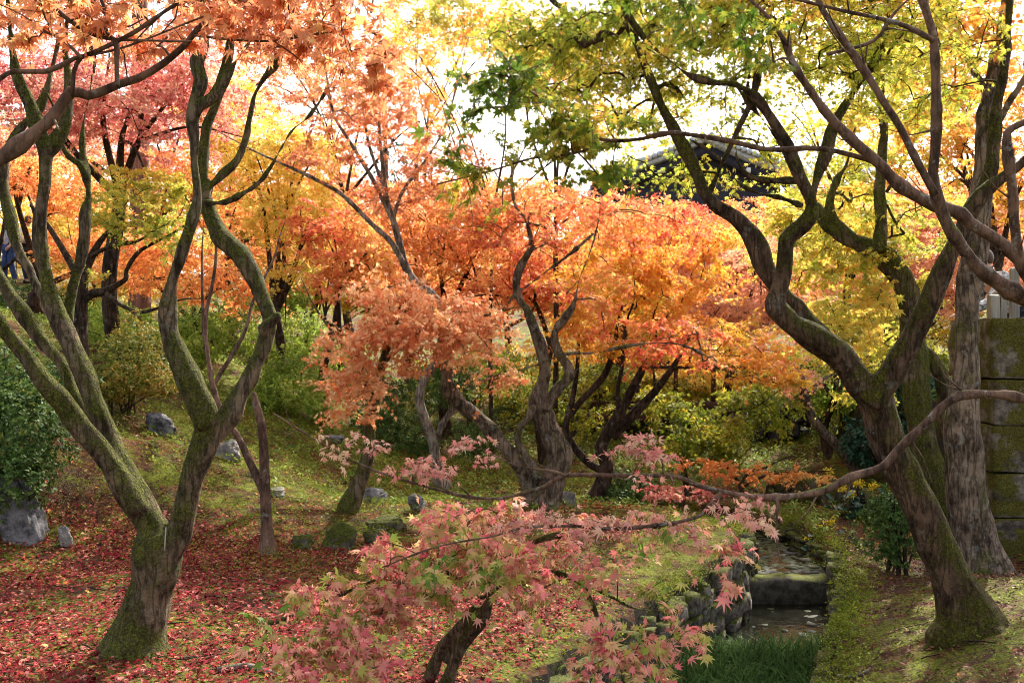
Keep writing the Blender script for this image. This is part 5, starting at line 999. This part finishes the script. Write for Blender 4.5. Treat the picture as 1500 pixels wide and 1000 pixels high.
def person(label, x, y, z, rz, top, legs, shoes, pose='stand', bag=None):
    root = thing('person', (x, y, z), label, 'person'); c_, s_ = math.cos(rz), math.sin(rz); Rm = np.array([[c_, -s_, 0], [s_, c_, 0], [0, 0, 1]])
    lean = .0 if pose == 'stand' else .55
    def T(p):                                                    # lean the upper body forward about the hips
        p = np.array(p, float)
        if p[2] > .92:
            q = p - [0, 0, .92]; p = np.array([q[0], q[1] * math.cos(lean) + q[2] * math.sin(lean), q[2] * math.cos(lean) - q[1] * math.sin(lean) + .92])
        return Rm @ p
    st = .09 if pose == 'stand' else .03
    J = {'pel': (0, 0, .94), 'wst': (0, 0, 1.08), 'chs': (0, .01, 1.28), 'nck': (0, 0, 1.43), 'hd0': (0, .015, 1.5), 'hd1': (0, .02, 1.58), 'hd2': (0, .015, 1.66),
         'lh': (-.09, 0, .9), 'lk': (-.1, .03, .5), 'la': (-.1 - .01, -st, .09), 'lf': (-.12, .12 - st, .03), 'rh': (.09, 0, .9), 'rk': (.1, .06, .5), 'ra': (.12, st * .6, .09), 'rf': (.13, .13 + st * .6, .03),
         'ls': (-.18, 0, 1.38), 'rs': (.18, 0, 1.38)}
    if pose == 'stand': J.update({'le': (-.23, -.03, 1.12), 'lw': (-.2, .12, .93), 're': (.23, -.02, 1.12), 'rw': (.2, .16, .98)})
    else: J.update({'le': (-.2, .3, 1.25), 'lw': (-.12, .55, 1.3), 're': (.22, .2, 1.15), 'rw': (.15, .42, 1.12)})
    for s, sg in (('l', -1), ('r', 1)):
        w = np.array(J[s + 'w']); e = np.array(J[s + 'e']); d = norm(w - e); J[s + 'p'] = tuple(w + d * .06)
        for k in range(4):
            off = np.array([0, 1, 0]) * (k - 1.5) * .017 + np.array([0, 0, 0])
            J[f'{s}f{k}a'] = tuple(w + d * .1 + off); J[f'{s}f{k}b'] = tuple(w + d * (.15 - .012 * abs(k - 1.3)) + off * 1.1 + np.array([-sg * .012, 0, -.004]))
        J[s + 't0'] = tuple(w + d * .06 + np.array([0, .035, .0])); J[s + 't1'] = tuple(w + d * .09 + np.array([-sg * .01, .05, .005]))
    R = {'pel': .125, 'wst': .115, 'chs': .125, 'nck': .055, 'hd0': .062, 'hd1': .085, 'hd2': .07, 'lh': .085, 'lk': .058, 'la': .042, 'lf': .032, 'rh': .085, 'rk': .058, 'ra': .042, 'rf': .032, 'ls': .062, 'rs': .062, 'le': .042, 're': .042, 'lw': .028, 'rw': .028, 'lp': .03, 'rp': .03}
    Ed = [('pel', 'wst'), ('wst', 'chs'), ('chs', 'nck'), ('nck', 'hd0'), ('hd0', 'hd1'), ('hd1', 'hd2')]
    for s in 'lr':
        Ed += [('pel', s + 'h'), (s + 'h', s + 'k'), (s + 'k', s + 'a'), (s + 'a', s + 'f'), ('chs', s + 's'), (s + 's', s + 'e'), (s + 'e', s + 'w'), (s + 'w', s + 'p'), (s + 'p', s + 't0'), (s + 't0', s + 't1')]
        for k in range(4): Ed += [(s + 'p', f'{s}f{k}a'), (f'{s}f{k}a', f'{s}f{k}b')]
    def build(nm, names, edges, grow, mat, sub=2):
        ix = {k: i for i, k in enumerate(names)}
        me = skinmesh([T(J[k]) for k in names], [(ix[a], ix[b]) for a, b in edges if a in ix and b in ix], [R.get(k, .0085) + grow for k in names], sub)
        me.materials.append(mat); return link(bpy.data.objects.new(nm, me), root)
    build('body', list(J.keys()), Ed, 0, M_SKIN)
    build('jacket', ['pel', 'wst', 'chs', 'nck', 'ls', 'le', 'lw', 'rs', 're', 'rw'], [e for e in Ed if e != ('nck', 'hd0')], .018, top)
    build('trousers', ['pel', 'lh', 'lk', 'la', 'rh', 'rk', 'ra'], Ed, .022, legs)
    for s in 'lr': build('shoe', [s + 'a', s + 'f'], Ed, .014, shoes)
    g = Geo(); v = norm(SC8) * [.092, .105, .1]; v = v[:]; keep = v.copy(); hd = np.array([0, -.012, 1.63]); f = (keep[:, 1] > .03) & (keep[:, 2] < .045); keep[f] *= .72
    keep[keep[:, 2] < -.04, 2] *= 1.1; g.faces(np.array([T(p) for p in keep + hd]) + [x, y, z], SC8F); g.obj('hair', M_HAIR, root)
    nose = Geo(); v = norm(SC3) * [.012, .02, .02]; nose.faces(np.array([T(p) for p in v + [0, .105, 1.575]]) + [x, y, z], SC3F); nose.obj('nose', M_SKIN, root)
    if bag is not None:
        bg_ = Geo(); v = rounded(SC8, .25) * [.05, .13, .15] + [.27, .05, .85]; bg_.faces(np.array([T(p) for p in v]) + [x, y, z], SC8F); bg_.obj('hand_bag', bag, root)
    return root
def at_path(px, d): 
    p = onground(px, d); return p
p1 = at_path(14, 24.5); person('person in a grey top and dark blue jeans at the far left edge', *p1, 2.6, cloth('grey_knit', (.16, .17, .2), (.4, .42, .46)), cloth('blue_denim', (.012, .025, .08), (.04, .07, .18)), cloth('dark_shoe', (.02, .02, .025), (.05, .05, .06)))
p2 = at_path(41, 25.2); person('person in a white top and dark trousers, mostly behind the mossy limbs', *p2, 1.2, cloth('white_cotton', (.6, .57, .55), (.78, .76, .74)), cloth('black_trousers', (.012, .012, .02), (.03, .03, .04)), cloth('black_shoe', (.015, .015, .02), (.04, .04, .05)))
p3 = at_path(84, 26); person('person in pale clothes with a blue bag, just right of the thick mossy limb', *p3, -1.2, cloth('pale_pink_wool', (.55, .42, .4), (.7, .58, .56)), cloth('cream_trousers', (.45, .42, .38), (.6, .57, .52)), cloth('white_shoe', (.5, .5, .5), (.7, .7, .7)), bag=cloth('blue_canvas', (.03, .08, .25), (.08, .15, .38)))
person('person with brown hair in black and white leaning over the fence on the pier', 5.32, 10.55, g1(5.32, 10.55), 1.75, cloth('black_white_print', (.02, .02, .03), (.65, .65, .66)), cloth('dark_navy_trousers', (.015, .015, .03), (.04, .04, .06)), cloth('brown_shoe', (.04, .02, .015), (.08, .05, .03)), pose='lean')

# ------------------------------------------------------------------ timber bridge behind
br = thing('timber_bridge', (4, 18.5, 0), 'dark timber footbridge with posts glimpsed through the trees beyond the weir', 'bridge')
def bx(name, px0, px1, py0, py1, d, th, mat, parent):
    a, b_ = P(px0, py0, d), P(px1, py1, d); g = Geo(); g.box(((a[0] + b_[0]) / 2, d, (a[2] + b_[2]) / 2), (b_[0] - a[0], th, a[2] - b_[2])); return g.obj(name, mat, parent, smooth=False)
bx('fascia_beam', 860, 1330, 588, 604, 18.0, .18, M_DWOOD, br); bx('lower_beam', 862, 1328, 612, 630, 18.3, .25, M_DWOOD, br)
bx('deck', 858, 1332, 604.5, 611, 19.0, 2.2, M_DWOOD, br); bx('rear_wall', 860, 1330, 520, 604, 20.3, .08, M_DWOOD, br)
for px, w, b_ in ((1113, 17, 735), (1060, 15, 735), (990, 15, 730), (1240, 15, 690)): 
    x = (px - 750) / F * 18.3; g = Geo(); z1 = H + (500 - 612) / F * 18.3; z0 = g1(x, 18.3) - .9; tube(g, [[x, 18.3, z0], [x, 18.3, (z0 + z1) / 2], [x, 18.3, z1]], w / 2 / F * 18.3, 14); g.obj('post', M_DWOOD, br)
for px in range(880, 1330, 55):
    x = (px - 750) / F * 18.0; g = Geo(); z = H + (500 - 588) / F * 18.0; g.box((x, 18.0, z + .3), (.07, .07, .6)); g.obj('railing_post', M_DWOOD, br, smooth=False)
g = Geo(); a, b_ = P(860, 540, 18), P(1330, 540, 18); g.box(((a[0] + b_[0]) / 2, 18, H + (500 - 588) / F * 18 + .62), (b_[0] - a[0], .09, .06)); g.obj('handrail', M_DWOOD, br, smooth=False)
ab = Geo(); a = P(1092, 700, 16.2); v = rounded(SC8, .05) * (1 + .02 * sines(77, 20, .6, 4)(SC8))[:, None] * [.36, .4, .36] + [a[0], 16.6, a[2] - .15]; ab.faces(v, SC8F)
tag(ab.obj('stone_footing', rock_mat('pale_granite', (.3, .3, .31), (.5, .5, .52), .05, 1)), 'pale granite footing block at the bottom of the bridge post', 'stone block')
ab = Geo(); a = P(1160, 690, 16); v = rounded(SC8, .04) * (1 + .02 * sines(78, 20, .6, 4)(SC8))[:, None] * [.5, .3, .16] + [a[0], 16.4, a[2]]; ab.faces(v, SC8F)
tag(ab.obj('stone_footing', M_BLOCK), 'long low mossy footing stone right of the bridge post', 'stone block')
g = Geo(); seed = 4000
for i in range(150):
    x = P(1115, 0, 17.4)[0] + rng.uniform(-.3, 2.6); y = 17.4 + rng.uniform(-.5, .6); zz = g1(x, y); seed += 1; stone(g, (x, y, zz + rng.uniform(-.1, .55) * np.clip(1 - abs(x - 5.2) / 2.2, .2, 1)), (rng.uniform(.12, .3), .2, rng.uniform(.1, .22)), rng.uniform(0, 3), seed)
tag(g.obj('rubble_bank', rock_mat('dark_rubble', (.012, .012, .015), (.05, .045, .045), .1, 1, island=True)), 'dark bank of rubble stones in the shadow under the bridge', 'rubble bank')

# ------------------------------------------------------------------ temple hall
HD = 42.0
hall = thing('temple_hall', (P(1030, 0, HD)[0], HD, 4.5), 'dark temple hall with grey tiled gable roof showing through the branches', 'temple')
M_TILE = plain_mat('grey_roof_tile', (.28, .31, .35), (.5, .54, .6), 5, .35, None, .1)  # sun glint put into the tile colour as a paler grey-blue
M_HWALL = plain_mat('dark_hall_timber', (.012, .012, .022), (.03, .03, .045), 3, .7, None, .1)
M_WHITE = plain_mat('white_plaster', (.6, .6, .6), (.75, .75, .75), 6, .8, None, .05)
ap = P(1030, 203, HD); hw = 120 / F * HD; ez = P(0, 252, HD)[2]
def roof_z(u): return ez + (ap[2] - ez) * ((1 - u) * .72 + (1 - u) ** 2 * .28)
g = Geo(); 
V = []; nseg = 14; us = np.linspace(-1, 1, 2 * nseg + 1)
for yy in (HD, HD + 9):
    for u in us: V.append((ap[0] + u * hw * .94, yy, roof_z(abs(u)) - .45))
nb_ = len(us); V2 = V + [(ap[0] + u * hw * .94, yy, 2.5) for yy in (HD, HD + 9) for u in us]
fs = [(i, i + 1, 2 * nb_ + i + 1, 2 * nb_ + i) for i in range(nb_ - 1)] + [(nb_ + i + 1, nb_ + i, 3 * nb_ + i, 3 * nb_ + i + 1) for i in range(nb_ - 1)] + [(0, 2 * nb_, 3 * nb_, nb_), (nb_ - 1, 2 * nb_ - 1, 4 * nb_ - 1, 3 * nb_ - 1)]
g.faces(V2, fs); g.obj('gable_wall', M_HWALL, hall, smooth=False)
rf = Geo(); top = [(ap[0] + u * hw * 1.08, yy, roof_z(abs(u) * 1.04)) for yy in (HD - .8, HD + 9.5) for u in us]; bot = [(a, b, c - .22) for a, b, c in top]
Va = top + bot; m_ = 2 * nb_; rf.faces(Va, [(i, i + 1, nb_ + i + 1, nb_ + i) for i in range(nb_ - 1)] + [(m_ + i + 1, m_ + i, m_ + nb_ + i, m_ + nb_ + i + 1) for i in range(nb_ - 1)] + [(i + 1, i, m_ + i, m_ + i + 1) for i in range(nb_ - 1)] + [(nb_ + i, nb_ + i + 1, m_ + nb_ + i + 1, m_ + nb_ + i) for i in range(nb_ - 1)] + [(0, nb_, m_ + nb_, m_), (nb_ - 1, m_ + nb_ - 1, m_ + 2 * nb_ - 1, 2 * nb_ - 1)])
for sgn in (-1, 1):                                             # rolls of round tiles across the slope and along the verge
    for k in range(1, 26):
        yy = HD - .7 + k * .4; pts = [(ap[0] + sgn * u * hw * 1.08, yy, roof_z(u * 1.04) + .03) for u in np.linspace(.03, 1, 8)]; tube(rf, pts, .07, 6)
    for u in np.linspace(.05, 1, 17):
        tube(rf, [(ap[0] + sgn * u * hw * 1.08, HD - .95, roof_z(u * 1.04) + .06), (ap[0] + sgn * u * hw * 1.08, HD - .6, roof_z(u * 1.04) + .1), (ap[0] + sgn * u * hw * 1.08, HD - .3, roof_z(u * 1.04) + .1)], .12, 8)
roof = rf.obj('roof', M_TILE, hall)
g = Geo(); tube(g, [(ap[0], HD - 1, ap[2] + .2), (ap[0], HD + 4, ap[2] + .2), (ap[0], HD + 9.6, ap[2] + .2)], .22, 10); g.obj('ridge', M_TILE, roof).location = (0, 0, 0)
for sgn in (-1, 1):
    g = Geo(); pts = []
    for u in np.linspace(0, 1, 12): pts.append((ap[0] + sgn * u * hw * 1.02, roof_z(u) - .3))
    V = [(x, HD - .5, z) for x, z in pts] + [(x, HD - .5, z - .45) for x, z in pts] + [(x, HD - .36, z) for x, z in pts] + [(x, HD - .36, z - .45) for x, z in pts]; k = 12
    g.faces(V, [q for i in range(k - 1) for q in ((i, i + 1, k + i + 1, k + i), (2 * k + i + 1, 2 * k + i, 3 * k + i, 3 * k + i + 1), (k + i, k + i + 1, 3 * k + i + 1, 3 * k + i), (2 * k + i, 2 * k + i + 1, i + 1, i))]); g.obj('bargeboard', M_HWALL, hall, smooth=False)
    g = Geo(); c = P(970 if sgn < 0 else 1096, 250, HD - .6); g.box(c, (.16, .25, .2)); g.obj('purlin_end', M_WHITE, hall, smooth=False)
# low pale roof beyond the right canopy and roof at the left of the gable
def low_roof(name, label, px0, px1, py0, py1, d, run):
    a, b_ = P(px0, py0, d + run), P(px1, py1, d); root = thing(name, ((a[0] + b_[0]) / 2, d, b_[2] - 2.5), label, 'building')
    g = Geo(); nn = 18; x0, x1 = P(px0, 0, d)[0], P(px1, 0, d)[0]; V = []
    for i in range(6):
        t = i / 5; y = d + run * (1 - t); z = a[2] + (b_[2] - a[2]) * (t * 1.25 - .25 * t * t); V += [(x0, y, z), (x1, y, z), (x0, y, z - .2), (x1, y, z - .2)]
    g.faces(V, [q for i in range(5) for q in ((4 * i, 4 * i + 4, 4 * i + 5, 4 * i + 1), (4 * i + 2, 4 * i + 3, 4 * i + 7, 4 * i + 6), (4 * i, 4 * i + 2, 4 * i + 6, 4 * i + 4), (4 * i + 1, 4 * i + 5, 4 * i + 7, 4 * i + 3))] + [(20, 22, 23, 21), (0, 1, 3, 2)])
    for k in range(int((x1 - x0) / .32)):
        x = x0 + .1 + k * .32; pts = [(x, d + run * (1 - t), a[2] + (b_[2] - a[2]) * (t * 1.25 - .25 * t * t) + .03) for t in np.linspace(0, 1, 6)]; tube(g, pts, .07, 6)
    g.obj('roof', M_TILE, root); w = Geo(); w.box(((x0 + x1) / 2, d + run / 2 + .5, b_[2] - 1.6), ((x1 - x0) * .92, run * .8, 3.0)); w.obj('wall', M_HWALL, root, smooth=False)
low_roof('side_building', 'low building with pale tiled roof seen between the right-hand branches', 1165, 1330, 236, 288, 46, 5)
low_roof('side_building', 'tiled side roof sloping down at the left of the temple gable', 868, 935, 236, 258, 44, 4)

# ------------------------------------------------------------------ far wood, small things
fw = Geo(); N = 26000; az = rng.uniform(-.75, .75, N); d = rng.uniform(48, 70, N); x = np.tan(az) * d; gz_ = gh(x, d, True); hh = 3.2 + 2.2 * sines(611, 14, .03, .16)(np.stack([x, d, 0 * x], 1))
hh = np.where(np.abs(az + .02) < .8, hh, hh) + np.where(az < -.15, 5, 0) + np.where(az > .38, 3, 0); z = gz_ + hh * rng.uniform(0, 1, N) ** .7
leaves_geo(fw, STAR5, np.stack([x, d, z], 1), rng.normal(0, 1, (N, 3)) + [0, 0, -.4], rng.normal(0, .6, (N, 3)) + [0, -.6, 1], rng.uniform(.18, .42, N)); NLEAF[0] += N
tag(fw.obj('distant_wood', leaf_mat('distant_wood_leaves', [(.05, .08, .03), (.14, .15, .04), (.5, .3, .06), (.62, .22, .06), (.5, .12, .06)], .45, .6, .12), smooth=False), 'far mixed wood of green, gold and red trees closing the view', 'wood', kind='stuff')
g = Geo(); tube(g, [P(243, 772, 5.47), P(242, 790, 5.45), P(241, 806, 5.44)], .004, 6); tag(g.obj('stick', M_WOOD), 'thin pale stick lodged upright in the fork of the big left maple', 'stick')
def deadbranch(label, pts, d, w):
    g = Geo(); l = []
    for px, py in pts:
        x = (px - 750) / F * d; y = d * 1.0; l.append((px, py))
    P3 = []
    for px, py in pts:
        dd = 5.0
        for _ in range(20): dd = (H - g1((px - 750) / F * dd, dd)) * F / max(60, py - 500)
        q = np.array([(px - 750) / F * dd, dd, 0]); q[2] = g1(q[0], dd) + w * .6; P3.append(q)
    c = catmull(P3, .05); tube(g, c, np.linspace(w, w * .5, len(c)), 8, .12, 5); tag(g.obj('fallen_branch', BARK_P), label, 'branch')
deadbranch('pale fallen branch lying among red leaves at the bottom edge', [(320, 985), (360, 978), (405, 990)], 5, .02)
deadbranch('short grey broken branch at the foot of the right slope', [(1228, 992), (1255, 992), (1275, 980)], 5, .014)
print('LEAVES', NLEAF[0])
